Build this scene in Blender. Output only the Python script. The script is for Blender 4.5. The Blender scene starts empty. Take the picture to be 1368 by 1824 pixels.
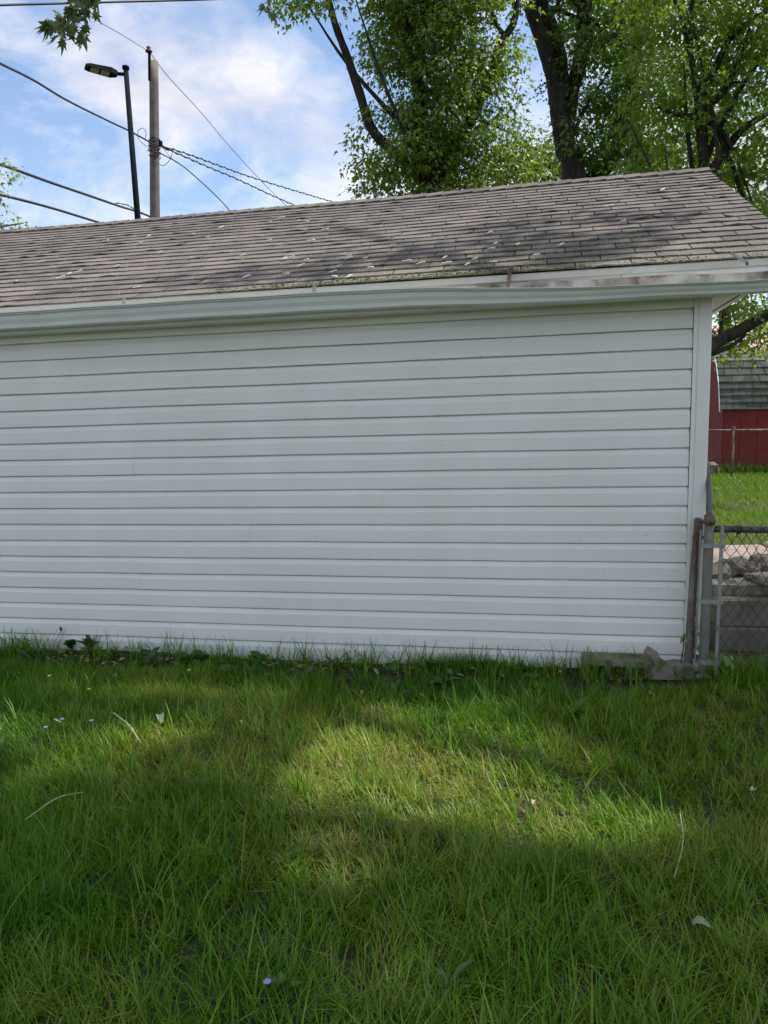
import bpy, bmesh, math, random
import numpy as np
from mathutils import Vector, Matrix
random.seed(7)
rng = np.random.default_rng(11)
S = bpy.context.scene
col = S.collection
R = math.radians

# ------------------------------------------------------------------ camera
PITCH, ROLL, FPX, EYE = R(7.0), R(-0.6), 1320.0, 1.55
cam_d = bpy.data.cameras.new('camera')
cam = bpy.data.objects.new('camera', cam_d)
col.objects.link(cam)
cam_d.sensor_fit = 'VERTICAL'
cam_d.sensor_height = 36.0
cam_d.lens = 36.0 * FPX / 1824.0
cam_d.clip_start = 0.05
cam_d.clip_end = 3000
cam.matrix_world = Matrix.Translation((0, 0, EYE)) @ Matrix.Rotation(R(90) - PITCH, 4, 'X') @ Matrix.Rotation(ROLL, 4, 'Z')
S.camera = cam

# ------------------------------------------------------------------ sky
SUN_AZ, SUN_EL = R(82), R(60)          # azimuth from +Y towards +X
W = bpy.data.worlds.new('World')
S.world = W
W.use_nodes = True
nt = W.node_tree
nt.nodes.clear()
def wn(t, **k):
    n = nt.nodes.new(t)
    for a, b in k.items():
        setattr(n, a, b)
    return n
out = wn('ShaderNodeOutputWorld')
bg = wn('ShaderNodeBackground')
bg.inputs['Strength'].default_value = 0.13
sky = wn('ShaderNodeTexSky', sky_type='NISHITA')
sky.sun_disc = False
sky.sun_elevation = SUN_EL
sky.sun_rotation = SUN_AZ
sky.air_density = 1.0
sky.dust_density = 0.6
sky.ozone_density = 2.0
tc = wn('ShaderNodeTexCoord')
sep = wn('ShaderNodeSeparateXYZ')
nt.links.new(tc.outputs['Generated'], sep.inputs[0])
zc = wn('ShaderNodeMath', operation='MAXIMUM'); zc.inputs[1].default_value = 0.0
nt.links.new(sep.outputs['Z'], zc.inputs[0])
za = wn('ShaderNodeMath', operation='ADD'); za.inputs[1].default_value = 0.22
nt.links.new(zc.outputs[0], za.inputs[0])
dx = wn('ShaderNodeMath', operation='DIVIDE'); dy = wn('ShaderNodeMath', operation='DIVIDE')
nt.links.new(sep.outputs['X'], dx.inputs[0]); nt.links.new(za.outputs[0], dx.inputs[1])
nt.links.new(sep.outputs['Y'], dy.inputs[0]); nt.links.new(za.outputs[0], dy.inputs[1])
cmb = wn('ShaderNodeCombineXYZ')
nt.links.new(dx.outputs[0], cmb.inputs[0]); nt.links.new(dy.outputs[0], cmb.inputs[1])
def wnoise(scale, detail, rough, off):
    mp = wn('ShaderNodeMapping'); mp.inputs['Location'].default_value = off
    nt.links.new(cmb.outputs[0], mp.inputs['Vector'])
    n = wn('ShaderNodeTexNoise')
    n.inputs['Scale'].default_value = scale
    n.inputs['Detail'].default_value = detail
    n.inputs['Roughness'].default_value = rough
    n.inputs['Distortion'].default_value = 0.35
    nt.links.new(mp.outputs[0], n.inputs['Vector'])
    return n
CLOUD_OFF = (1.9, 4.4, 0)
n1 = wnoise(1.7, 10, 0.60, CLOUD_OFF)
n2 = wnoise(3.4, 6, 0.5, (9.1, 4.2, 1.0))
ramp = wn('ShaderNodeValToRGB')
ramp.color_ramp.elements[0].position = 0.405
ramp.color_ramp.elements[1].position = 0.575
nt.links.new(n1.outputs['Fac'], ramp.inputs[0])
cram = wn('ShaderNodeValToRGB')
cram.color_ramp.elements[0].position = 0.36
cram.color_ramp.elements[0].color = (4.8, 4.9, 5.6, 1)
cram.color_ramp.elements[1].position = 0.62
cram.color_ramp.elements[1].color = (7.0, 6.9, 7.25, 1)
nt.links.new(n2.outputs['Fac'], cram.inputs[0])
mix = wn('ShaderNodeMix', data_type='RGBA')
nt.links.new(ramp.outputs[0], mix.inputs[0])
skm = wn('ShaderNodeMix', data_type='RGBA', blend_type='MULTIPLY')
skm.inputs[0].default_value = 1.0
skm.inputs[7].default_value = (1.42, 1.38, 1.36, 1)
nt.links.new(sky.outputs[0], skm.inputs[6])
nt.links.new(skm.outputs[2], mix.inputs[6])
nt.links.new(cram.outputs[0], mix.inputs[7])
nt.links.new(mix.outputs[2], bg.inputs['Color'])
nt.links.new(bg.outputs[0], out.inputs[0])

# ------------------------------------------------------------------ sun
sd = bpy.data.lights.new('sun', 'SUN')
sd.energy = 5.0
sd.angle = R(1.2)
sd.color = (1.0, 0.95, 0.86)
sun = bpy.data.objects.new('sun', sd)
col.objects.link(sun)
TOSUN = Vector((math.sin(SUN_AZ) * math.cos(SUN_EL), math.cos(SUN_AZ) * math.cos(SUN_EL), math.sin(SUN_EL)))
sun.rotation_euler = TOSUN.to_track_quat('Z', 'Y').to_euler()
sun.location = (6, 4, 14)
S.view_settings.view_transform = 'Standard'
S.view_settings.look = 'None'
S.view_settings.gamma = 1.0
S.view_settings.use_curve_mapping = False
S.view_settings.exposure = 0.3

# ------------------------------------------------------------------ helpers
def ray(px, py):
    x = (px - 684) / FPX; y = -(py - 912) / FPX
    c, s = math.cos(ROLL), math.sin(ROLL)
    x, y = c * x - s * y, s * x + c * y
    cp, sp = math.cos(PITCH), math.sin(PITCH)
    return np.array([x, cp + y * sp, -sp + y * cp])
CAMP = np.array([0, 0, EYE])
def at(px, py, dep):
    v = ray(px, py)
    return CAMP + v * (dep / v[1])
def proj(P):
    Q = np.asarray(P, float) - CAMP
    cp, sp = math.cos(PITCH), math.sin(PITCH)
    x = Q[..., 0]; z = Q[..., 1] * cp - Q[..., 2] * sp; y = Q[..., 1] * sp + Q[..., 2] * cp
    c, s = math.cos(ROLL), math.sin(ROLL)
    x, y = c * x + s * y, -s * x + c * y
    z = np.where(np.abs(z) < 1e-3, 1e-3, z)
    return 684 + FPX * x / z, 912 - FPX * y / z, z

def tag(o, label=None, cat=None, group=None, kind=None):
    if label: o['label'] = label
    if cat: o['category'] = cat
    if group: o['group'] = group
    if kind: o['kind'] = kind
    return o
def empty(name, loc, label, cat, group=None):
    o = bpy.data.objects.new(name, None)
    o.empty_display_size = 0.1
    col.objects.link(o)
    o.location = loc
    return tag(o, label, cat, group)
def wloc(o):
    p = np.zeros(3)
    while o is not None:
        p += np.array(o.location); o = o.parent
    return p
def link(name, me, parent=None, loc=(0, 0, 0)):
    o = bpy.data.objects.new(name, me)
    col.objects.link(o)
    o.parent = parent
    o.location = loc
    return o
def mesh(name, V, F, mat, parent=None, smooth=False, tint=None, world=True, loc=None):
    """One mesh object from world-space points (stored relative to its parent or its own base)."""
    V = np.asarray(V, float)
    if parent is not None:
        base = wloc(parent) if world else np.zeros(3)
        l = (0, 0, 0)
    else:
        base = np.asarray(loc if loc is not None else (0, 0, 0), float)
        l = tuple(base)
    me = bpy.data.meshes.new(name)
    fill(me, V - base, F, smooth)
    if tint is not None:
        a = me.attributes.new('tint', 'FLOAT', 'POINT')
        a.data.foreach_set('value', np.asarray(tint, np.float32))
    me.materials.append(mat)
    return link(name, me, parent, l)
def fill(me, V, F, smooth=False):
    if isinstance(F, np.ndarray) and F.ndim == 2:
        lt = F.ravel().astype(np.int32)
        ls = np.arange(0, len(lt), F.shape[1], dtype=np.int32)
        tot = np.full(len(ls), F.shape[1], np.int32)
    else:
        tot = np.array([len(f) for f in F], np.int32)
        lt = np.fromiter((i for f in F for i in f), np.int32)
        ls = np.concatenate([[0], np.cumsum(tot)[:-1]]).astype(np.int32)
    me.vertices.add(len(V)); me.vertices.foreach_set('co', np.asarray(V, np.float32).ravel())
    me.loops.add(len(lt)); me.loops.foreach_set('vertex_index', lt)
    me.polygons.add(len(ls)); me.polygons.foreach_set('loop_start', ls)
    me.polygons.foreach_set('loop_total', tot)
    me.polygons.foreach_set('use_smooth', np.full(len(ls), smooth))
    me.update(calc_edges=True)
    me.validate()

class MB:
    def __init__(s): s.V = []; s.F = []
    def add(s, V, F):
        b = len(s.V); s.V += [tuple(v) for v in V]; s.F += [tuple(i + b for i in f) for f in F]
    def box(s, c, ax, half):
        """box at c with axes ax (3 vectors) and half sizes."""
        c = np.asarray(c, float); ax = [np.asarray(a, float) for a in ax]
        V = [c + ax[0] * half[0] * i + ax[1] * half[1] * j + ax[2] * half[2] * k for i in (-1, 1) for j in (-1, 1) for k in (-1, 1)]
        F = [(0, 1, 3, 2), (4, 6, 7, 5), (0, 4, 5, 1), (2, 3, 7, 6), (0, 2, 6, 4), (1, 5, 7, 3)]
        s.add(V, F)
    def tube(s, P, r, n=8, cap=True, jit=0.0):
        P = [np.asarray(p, float) for p in P]
        rr = r if hasattr(r, '__len__') else [r] * len(P)
        V = []; F = []
        prev = None
        for i, p in enumerate(P):
            d = P[min(i + 1, len(P) - 1)] - P[max(i - 1, 0)]
            d = d / (np.linalg.norm(d) + 1e-9)
            ref = np.array([0, 0, 1.0]) if abs(d[2]) < 0.9 else np.array([0, 1.0, 0])
            a = np.cross(d, ref) if prev is None else prev - d * (prev @ d)
            a /= np.linalg.norm(a) + 1e-9
            prev = a
            b = np.cross(d, a)
            for k in range(n):
                t = 2 * math.pi * k / n
                q = rr[i] * (1 + (random.uniform(-jit, jit) if jit else 0))
                V.append(p + q * (math.cos(t) * a + math.sin(t) * b))
        for i in range(len(P) - 1):
            for k in range(n):
                F.append((i * n + k, i * n + (k + 1) % n, (i + 1) * n + (k + 1) % n, (i + 1) * n + k))
        if cap:
            F.append(tuple(range(n))[::-1]); F.append(tuple((len(P) - 1) * n + k for k in range(n)))
        s.add(V, F)
    def build(s, name, mat, parent=None, smooth=False, loc=None):
        return mesh(name, np.array(s.V), s.F, mat, parent, smooth, loc=loc)
def curve(P, n):
    """Catmull-Rom through points."""
    P = [np.asarray(p, float) for p in P]
    Q = [2 * P[0] - P[1]] + P + [2 * P[-1] - P[-2]]
    o = []
    for i in range(1, len(Q) - 2):
        for k in range(n):
            t = k / n
            o.append(0.5 * (2 * Q[i] + (Q[i + 1] - Q[i - 1]) * t + (2 * Q[i - 1] - 5 * Q[i] + 4 * Q[i + 1] - Q[i + 2]) * t * t + (3 * Q[i] - Q[i - 1] - 3 * Q[i + 1] + Q[i + 2]) * t ** 3))
    o.append(P[-1])
    return o

# ------------------------------------------------------------------ materials
def mat(name):
    m = bpy.data.materials.new(name); m.use_nodes = True
    t = m.node_tree; b = t.nodes['Principled BSDF']
    return m, t, b
def node(t, typ, **k):
    n = t.nodes.new(typ)
    for a, v in k.items(): setattr(n, a, v)
    return n
def noise(t, scale, detail=4, rough=.55, vec=None, coord='Object', stretch=None):
    c = node(t, 'ShaderNodeTexCoord')
    n = node(t, 'ShaderNodeTexNoise')
    n.inputs['Scale'].default_value = scale; n.inputs['Detail'].default_value = detail; n.inputs['Roughness'].default_value = rough
    if stretch:
        mp = node(t, 'ShaderNodeMapping'); mp.inputs['Scale'].default_value = stretch
        t.links.new(c.outputs[coord], mp.inputs[0]); t.links.new(mp.outputs[0], n.inputs['Vector'])
    else:
        t.links.new(c.outputs[coord], n.inputs['Vector'])
    return n
def rampn(t, src, stops):
    r = node(t, 'ShaderNodeValToRGB')
    e = r.color_ramp.elements
    while len(e) < len(stops): e.new(0.5)
    for el, (p, c) in zip(e, stops):
        el.position = p; el.color = (*c, 1) if len(c) == 3 else c
    t.links.new(src, r.inputs[0])
    return r
def mixn(t, fac, a, b, mode='MIX'):
    m = node(t, 'ShaderNodeMix', data_type='RGBA', blend_type=mode)
    if hasattr(fac, 'node'): t.links.new(fac, m.inputs[0])
    else: m.inputs[0].default_value = fac
    for i, x in ((6, a), (7, b)):
        if hasattr(x, 'node'): t.links.new(x, m.inputs[i])
        else: m.inputs[i].default_value = (*x, 1)
    return m
def bump(t, b, src, strength, dist=0.01):
    n = node(t, 'ShaderNodeBump'); n.inputs['Strength'].default_value = strength; n.inputs['Distance'].default_value = dist
    t.links.new(src, n.inputs['Height']); t.links.new(n.outputs[0], b.inputs['Normal'])
def simple(name, c1, c2, scale=6, rough=.7, metal=0, bmp=0, stretch=None, detail=5, lo=.35, hi=.68):
    m, t, b = mat(name)
    n = noise(t, scale, detail, stretch=stretch)
    r = rampn(t, n.outputs['Fac'], [(lo, c1), (hi, c2)])
    t.links.new(r.outputs[0], b.inputs['Base Color'])
    b.inputs['Roughness'].default_value = rough; b.inputs['Metallic'].default_value = metal
    if bmp: bump(t, b, n.outputs['Fac'], bmp)
    return m
def worn(name, base, c2, dirt, dscale=9, rough=.6, metal=0, thr=(.52, .66), bmp=.2, stretch=None):
    """base colour with patches of dirt, rust or moss"""
    m, t, b = mat(name)
    n = noise(t, 5, 5); r = rampn(t, n.outputs['Fac'], [(.35, base), (.7, c2)])
    n2 = noise(t, dscale, 8, .65, stretch=stretch); r2 = rampn(t, n2.outputs['Fac'], [(thr[0], (0, 0, 0)), (thr[1], (1, 1, 1))])
    x = mixn(t, r2.outputs[0], r.outputs[0], dirt)
    t.links.new(x.outputs[2], b.inputs['Base Color'])
    b.inputs['Roughness'].default_value = rough; b.inputs['Metallic'].default_value = metal
    bump(t, b, n2.outputs['Fac'], bmp)
    return m

def leaf_mat(name, dark, mid, light, trans=.45, tcol=(.16, .26, .02), rough=.45):
    m, t, b = mat(name)
    t.nodes.remove(b)
    a = node(t, 'ShaderNodeAttribute', attribute_name='tint')
    r = rampn(t, a.outputs['Fac'], [(0., dark), (.55, mid), (1., light)])
    d = node(t, 'ShaderNodeBsdfDiffuse'); t.links.new(r.outputs[0], d.inputs[0])
    tr = node(t, 'ShaderNodeBsdfTranslucent')
    mx = mixn(t, .55, r.outputs[0], tcol); t.links.new(mx.outputs[2], tr.inputs[0])
    s1 = node(t, 'ShaderNodeMixShader'); s1.inputs[0].default_value = trans
    t.links.new(d.outputs[0], s1.inputs[1]); t.links.new(tr.outputs[0], s1.inputs[2])
    g = node(t, 'ShaderNodeBsdfGlossy'); g.inputs['Roughness'].default_value = rough
    g.inputs['Color'].default_value = (.9, .95, .9, 1)
    s2 = node(t, 'ShaderNodeMixShader'); s2.inputs[0].default_value = .05
    t.links.new(s1.outputs[0], s2.inputs[1]); t.links.new(g.outputs[0], s2.inputs[2])
    t.links.new(s2.outputs[0], t.nodes['Material Output'].inputs[0])
    return m

M = {}
# white vinyl with faint grime, low specks and streaks
m, t, b = mat('white_vinyl'); M['vinyl'] = m
n = noise(t, 2.2, 6, .6, stretch=(1, 1, .35)); r = rampn(t, n.outputs['Fac'], [(.3, (.745, .745, .695)), (.7, (.815, .815, .765))])
n2 = noise(t, 55, 2, .5); r2 = rampn(t, n2.outputs['Fac'], [(.745, (0, 0, 0)), (.78, (1, 1, 1))])
x = mixn(t, r2.outputs[0], r.outputs[0], (.42, .40, .35))
t.links.new(x.outputs[2], b.inputs['Base Color']); b.inputs['Roughness'].default_value = .42
n3 = noise(t, 3.0, 3, .5, stretch=(1, 1, 6)); bump(t, b, n3.outputs['Fac'], .12, .01)
M['trim'] = simple('white_trim', (.745, .745, .70), (.815, .815, .77), 4, .4, stretch=(1, 1, .3))
M['gutter'] = worn('gutter_aluminium', (.70, .715, .69), (.77, .78, .755), (.45, .44, .38), 7, .38, thr=(.66, .86), bmp=.04)
M['gutter_in'] = worn('gutter_inside', (.55, .52, .47), (.42, .38, .32), (.10, .085, .05), 5, .8, thr=(.42, .62), bmp=.3)
M['fascia'] = worn('fascia_paint', (.74, .73, .74), (.80, .79, .80), (.42, .39, .35), 6, .5, thr=(.60, .80), bmp=.05)
M['drip'] = worn('drip_edge', (.52, .50, .45), (.60, .585, .53), (.36, .34, .28), 12, .6, thr=(.6, .85), bmp=.1)
M['soffit'] = simple('soffit_panel', (.72, .68, .66), (.80, .76, .73), 5, .6)
M['dark_gap'] = simple('dark_wood', (.03, .022, .016), (.06, .045, .03), 10, .9)
M['deck'] = simple('roof_deck', (.035, .032, .03), (.05, .045, .042), 20, .9)
# asphalt shingle: granules, per-piece shade, dark algae areas, moss towards crevices by noise
def shingle_mat(name):
    m, t, b = mat(name)
    oi = node(t, 'ShaderNodeObjectInfo'); geo = node(t, 'ShaderNodeNewGeometry')
    g = node(t, 'ShaderNodeTexNoise'); g.inputs['Scale'].default_value = 170; g.inputs['Detail'].default_value = 3; g.inputs['Roughness'].default_value = .7
    t.links.new(geo.outputs['Position'], g.inputs['Vector'])
    r = rampn(t, g.outputs['Fac'], [(.28, (.055, .051, .048)), (.5, (.162, .151, .145)), (.72, (.33, .31, .30))])
    w = node(t, 'ShaderNodeTexNoise'); w.inputs['Scale'].default_value = 3.1; w.inputs['Detail'].default_value = 5
    t.links.new(geo.outputs['Position'], w.inputs['Vector'])
    wr = rampn(t, w.outputs['Fac'], [(.34, (.72, .72, .72)), (.58, (1.04, 1.02, .99))])
    x = mixn(t, 1.0, r.outputs[0], wr.outputs[0], 'MULTIPLY')
    rr = rampn(t, oi.outputs['Random'], [(0, (.80, .79, .80)), (.5, (1., .97, .96)), (1, (1.14, 1.1, 1.07))])
    y = mixn(t, 1.0, x.outputs[2], rr.outputs[0], 'MULTIPLY')
    mo = node(t, 'ShaderNodeTexNoise'); mo.inputs['Scale'].default_value = 9; mo.inputs['Detail'].default_value = 8; mo.inputs['Roughness'].default_value = .72
    t.links.new(geo.outputs['Position'], mo.inputs['Vector'])
    mr = rampn(t, mo.outputs['Fac'], [(.60, (0, 0, 0)), (.70, (1, 1, 1))])
    fx = node(t, 'ShaderNodeMath', operation='MULTIPLY'); fx.inputs[1].default_value = .45
    t.links.new(mr.outputs[0], fx.inputs[0])
    z = mixn(t, fx.outputs[0], y.outputs[2], (.06, .065, .03))
    t.links.new(z.outputs[2], b.inputs['Base Color'])
    b.inputs['Roughness'].default_value = .95
    b.inputs['Specular IOR Level'].default_value = .25
    bump(t, b, g.outputs['Fac'], .55, .004)
    return m
M['shingle'] = shingle_mat('asphalt_shingle')
M['moss'] = simple('moss', (.035, .05, .012), (.12, .15, .035), 60, .95, bmp=.4)
M['seed'] = simple('dry_seed', (.68, .62, .50), (.82, .77, .66), 40, .7)
M['galv'] = worn('galvanised_steel', (.17, .165, .155), (.23, .225, .215), (.13, .08, .042), 7, .45, .35, thr=(.47, .62), bmp=.12, stretch=(1, 1, .35))
M['galv_clean'] = worn('galvanised_fitting', (.28, .28, .27), (.36, .36, .35), (.17, .15, .12), 18, .45, .4, thr=(.55, .7), bmp=.1)
M['rusty'] = worn('rusty_post', (.20, .17, .15), (.29, .26, .235), (.10, .06, .038), 9, .8, .1, thr=(.40, .58), bmp=.4, stretch=(1, 1, .3))
M['wire'] = worn('fence_wire', (.05, .044, .04), (.08, .07, .065), (.09, .045, .025), 20, .6, .3, thr=(.45, .6))
M['darkrail'] = worn('dark_rail', (.07, .068, .072), (.11, .105, .11), (.05, .035, .025), 20, .6, .2)
M['pipe'] = worn('old_pipe', (.12, .115, .11), (.16, .155, .15), (.07, .06, .055), 14, .6, .3)
M['concrete'] = worn('mossy_concrete', (.20, .185, .14), (.29, .27, .22), (.085, .085, .042), 7, .95, thr=(.45, .62), bmp=.7)
M['block'] = worn('block_concrete', (.15, .14, .11), (.20, .185, .15), (.075, .072, .045), 6, .95, thr=(.48, .68), bmp=.6)
M['pinkslab'] = worn('pinkish_slab', (.25, .195, .175), (.32, .26, .235), (.15, .12, .10), 6, .9, thr=(.5, .7), bmp=.4)
M['rubble'] = worn('rubble_stone', (.15, .135, .115), (.22, .20, .175), (.075, .068, .048), 8, .95, thr=(.48, .64), bmp=.7)
M['bark'] = worn('maple_bark', (.036, .030, .024), (.062, .053, .043), (.014, .012, .010), 14, .95, thr=(.42, .6), bmp=.9, stretch=(1, 1, .22))
M['barkpale'] = worn('pale_bark', (.16, .145, .12), (.22, .20, .17), (.07, .06, .045), 12, .95, thr=(.46, .64), bmp=.8, stretch=(1, 1, .25))
M['polewood'] = worn('weathered_pole', (.125, .10, .088), (.19, .16, .142), (.08, .062, .052), 6, .9, thr=(.5, .66), bmp=.5, stretch=(1, 1, .06))
M['lamp'] = simple('lamp_paint', (.006, .010, .013), (.009, .014, .018), 8, .9)
M['lamp'].node_tree.nodes['Principled BSDF'].inputs['Specular IOR Level'].default_value = .1
M['lens'] = simple('lamp_lens', (.42, .34, .22), (.5, .42, .29), 30, .3)
M['cable'] = simple('black_cable', (.014, .014, .018), (.024, .024, .03), 30, .6)
M['porcelain'] = simple('brown_porcelain', (.05, .03, .022), (.08, .05, .038), 20, .3)
M['red'] = worn('red_barn_paint', (.16, .014, .011), (.22, .022, .017), (.09, .012, .010), 5, .75, thr=(.5, .7), bmp=.15, stretch=(1, 1, .4))
M['shedroof'] = worn('mossy_shed_roof', (.075, .085, .072), (.11, .12, .105), (.045, .055, .032), 4, .95, thr=(.45, .65), bmp=.5)
M['shedwhite'] = simple('shed_trim', (.70, .70, .70), (.80, .80, .80), 5, .5)
M['pinkroof'] = worn('pink_metal_roof', (.52, .30, .28), (.60, .37, .34), (.42, .26, .25), 3, .6, thr=(.5, .7), bmp=.05)
M['housewhite'] = simple('pale_house_wall', (.62, .64, .66), (.72, .74, .75), 2, .6)
M['winglass'] = simple('dark_window', (.03, .035, .04), (.05, .055, .06), 3, .15)
M['stick'] = simple('dry_stick', (.30, .25, .16), (.48, .42, .31), 30, .8)
M['deadleaf'] = simple('dead_leaf', (.24, .13, .07), (.46, .33, .20), 25, .8)
M['greyleaf'] = simple('pale_dry_leaf', (.17, .22, .13), (.30, .34, .23), 25, .7)
M['yellow'] = simple('yellow_petal', (.75, .52, .02), (.85, .62, .05), 30, .6)
M['violet'] = simple('violet_petal', (.22, .20, .42), (.34, .32, .55), 30, .6)
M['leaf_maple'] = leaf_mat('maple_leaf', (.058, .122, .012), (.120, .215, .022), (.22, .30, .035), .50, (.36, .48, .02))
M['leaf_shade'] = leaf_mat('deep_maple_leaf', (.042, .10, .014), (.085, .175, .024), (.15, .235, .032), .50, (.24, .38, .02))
M['leaf_bright'] = leaf_mat('bright_leaf', (.06, .12, .018), (.12, .20, .03), (.20, .28, .045), .48, (.26, .34, .03))
M['leaf_near'] = leaf_mat('hanging_maple_leaf', (.025, .055, .018), (.060, .11, .03), (.15, .18, .05), .40, (.18, .24, .03), .35)
M['weed'] = leaf_mat('weed_leaf', (.025, .075, .016), (.05, .125, .026), (.10, .19, .04), .30, (.10, .20, .02))
M['sprout'] = leaf_mat('sprout_leaf', (.08, .20, .03), (.14, .30, .04), (.20, .38, .06), .35, (.22, .40, .04))
# grass blades: tint 0 = straw, 0.3 = yellow green, 1 = deep green
m, t, b = mat('grass_blade'); M['grass'] = m
t.nodes.remove(b)
a = node(t, 'ShaderNodeAttribute', attribute_name='tint')
r = rampn(t, a.outputs['Fac'], [(0., (.36, .29, .13)), (.14, (.29, .29, .05)), (.32, (.175, .29, .012)), (.62, (.082, .215, .006)), (1., (.032, .13, .006))])
d = node(t, 'ShaderNodeBsdfDiffuse'); t.links.new(r.outputs[0], d.inputs[0])
tr = node(t, 'ShaderNodeBsdfTranslucent'); t.links.new(r.outputs[0], tr.inputs[0])
s1 = node(t, 'ShaderNodeMixShader'); s1.inputs[0].default_value = .35
t.links.new(d.outputs[0], s1.inputs[1]); t.links.new(tr.outputs[0], s1.inputs[2])
g = node(t, 'ShaderNodeBsdfGlossy'); g.inputs['Roughness'].default_value = .42
s2 = node(t, 'ShaderNodeMixShader'); s2.inputs[0].default_value = .022
t.links.new(s1.outputs[0], s2.inputs[1]); t.links.new(g.outputs[0], s2.inputs[2])
t.links.new(s2.outputs[0], t.nodes['Material Output'].inputs[0])
# soil with thatch near, green further out
m, t, b = mat('lawn_soil'); M['soil'] = m
geo = node(t, 'ShaderNodeNewGeometry')
def gn(scale, det):
    q = node(t, 'ShaderNodeTexNoise'); q.inputs['Scale'].default_value = scale; q.inputs['Detail'].default_value = det
    t.links.new(geo.outputs['Position'], q.inputs['Vector']); return q
q1 = gn(28, 8); r1 = rampn(t, q1.outputs['Fac'], [(.36, (.012, .010, .006)), (.55, (.038, .034, .017)), (.72, (.10, .085, .045))])
q2 = gn(1.3, 5); r2 = rampn(t, q2.outputs['Fac'], [(.35, (0, 0, 0)), (.65, (1, 1, 1))])
x = mixn(t, r2.outputs[0], r1.outputs[0], (.022, .045, .006))
t.links.new(x.outputs[2], b.inputs['Base Color']); b.inputs['Roughness'].default_value = .95
bump(t, b, q1.outputs['Fac'], .8, .03)

# ------------------------------------------------------------------ garage frame
O = np.array([1.8126, 4.3730, 0.0620])
UX = np.array([-0.98013643, 0.19763017, -0.01657987])     # along the wall, to the left
NX = np.array([0.19765734, 0.98027117, 0.0])              # away from the lawn
WX = np.array([-0.00769895, 0.00155238, 0.99996916])
def G(s, t, h): return O + UX * s + NX * t + WX * h

def sst(x, a, b):
    t = np.clip((x - a) / (b - a), 0, 1); return t * t * (3 - 2 * t)
def zg(x, y):
    x = np.asarray(x, float); y = np.asarray(y, float)
    z = 0.022 * np.clip(x, -6, 2) * sst(y, 1.6, 4.4) - .025 * sst(y, 3.6, 4.3) * sst(-x, -2.0, -1.6)
    z = z + 0.16 * sst(y, 5.2, 8.5) * sst(x, 0.5, 2.8) + 0.04 * sst(y, 5, 9)
    z = z + 0.012 * np.sin(2.3 * x + 1.1 * y) + 0.010 * np.sin(4.1 * y - 1.7 * x + 2) + 0.006 * np.sin(7 * x + 5.2 * y)
    return z
def axis(lo, hi, step, far, k=1.35):
    a = list(np.arange(lo, hi + 1e-6, step)); s = step
    while a[-1] < far: s *= k; a.append(a[-1] + s)
    s = step; b = []; v = lo
    while v > -far: s *= k; v -= s; b.append(v)
    return np.array(b[::-1] + a)
xs = axis(-4.0, 4.0, .09, 1500); ys = axis(0.5, 6.5, .09, 1500)
X, Y = np.meshgrid(xs, ys)
Z = zg(X, Y)
near = (np.abs(X) < 4.2) & (Y > .4) & (Y < 6.6)
Z = Z + np.where(near, rng.normal(0, .006, Z.shape), 0)
V = np.stack([X, Y, Z], -1).reshape(-1, 3)
nx = len(xs); ii = np.arange(len(ys) - 1)[:, None] * nx + np.arange(nx - 1)[None, :]
F = np.stack([ii, ii + 1, ii + nx + 1, ii + nx], -1).reshape(-1, 4)
tag(mesh('lawn_ground', V, F, M['soil'], smooth=True), kind='structure')

# ------------------------------------------------------------------ garage
LEN, TR, HE, TE, TAN = 7.4, 2.40, 2.338, -0.18, 0.48
SR = -0.545
RIDGE_H = HE + TAN * (TR - TE)
garage = empty('garage', tuple(O), 'white lap-sided garage with grey shingle roof beside the lawn', 'garage')
def wob(seed):
    ph = random.uniform(0, 6.28), random.uniform(0, 6.28)
    return lambda s: .0011 * math.sin(1.9 * s + ph[0]) + .0007 * math.sin(5.3 * s + ph[1])
front = MB()
front.box(G(LEN / 2, .045, 1.06), (UX, NX, WX), (LEN / 2 - .03, .03, 1.13))
front_wall = front.build('front_wall', M['dark_gap'], garage)
EXPO = 0.1143
prof = [(.004, .0035), (.016, .0), (.0165, .004), (.0145, .074), (.0125, .079), (.0035, .1055), (-.004, .1075), (-.006, .1195)]
def siding(s0, s1, h0, seed, hscale=1.0, out=0.0, hmax=None):
    random.seed(seed)
    wt, wh = wob(0), wob(1)
    N = max(3, int((s1 - s0) / .17))
    P = []
    for i in range(N + 1):
        s = s0 + (s1 - s0) * i / N
        for o, h in prof:
            hh = h * hscale
            if hmax is not None: hh = min(hh, hmax)
            P.append(G(s, -(o + out + wt(s) * (1.2 if o > .01 else .4)), h0 + hh + wh(s) * 1.15))
    k = len(prof); Fq = []
    for i in range(N):
        for j in range(k - 1):
            a0 = i * k + j
            Fq.append((a0, a0 + k, a0 + k + 1, a0 + 1))
    Fq.append(tuple(range(k))); Fq.append(tuple(N * k + j for j in range(k))[::-1])
    return P, Fq
for c in range(-1, 19):
    h0 = .060 + c * EXPO
    random.seed(100 + c)
    seams = [[1.9, 5.2], [3.55], [0.9, 4.63], [2.75, 6.3]][(c // 2) % 4]
    cuts = [0.004] + [q + random.uniform(-.05, .05) for q in seams] + [LEN]
    for j in range(len(cuts) - 1):
        ov = .012 if j else 0
        P, Fq = siding(cuts[j] - ov, cuts[j + 1], h0, 31 * c + j + 500, out=.0012 * (j % 2))
        mesh('siding_board', P, Fq, M['vinyl'], front_wall)
random.seed(3)
# starter strip under the first course
st = MB(); st.box(G(LEN / 2, -.008, -.062), (UX, NX, WX), (LEN / 2 - .01, .006, .008)); st.build('starter_strip', M['trim'], garage)
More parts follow.
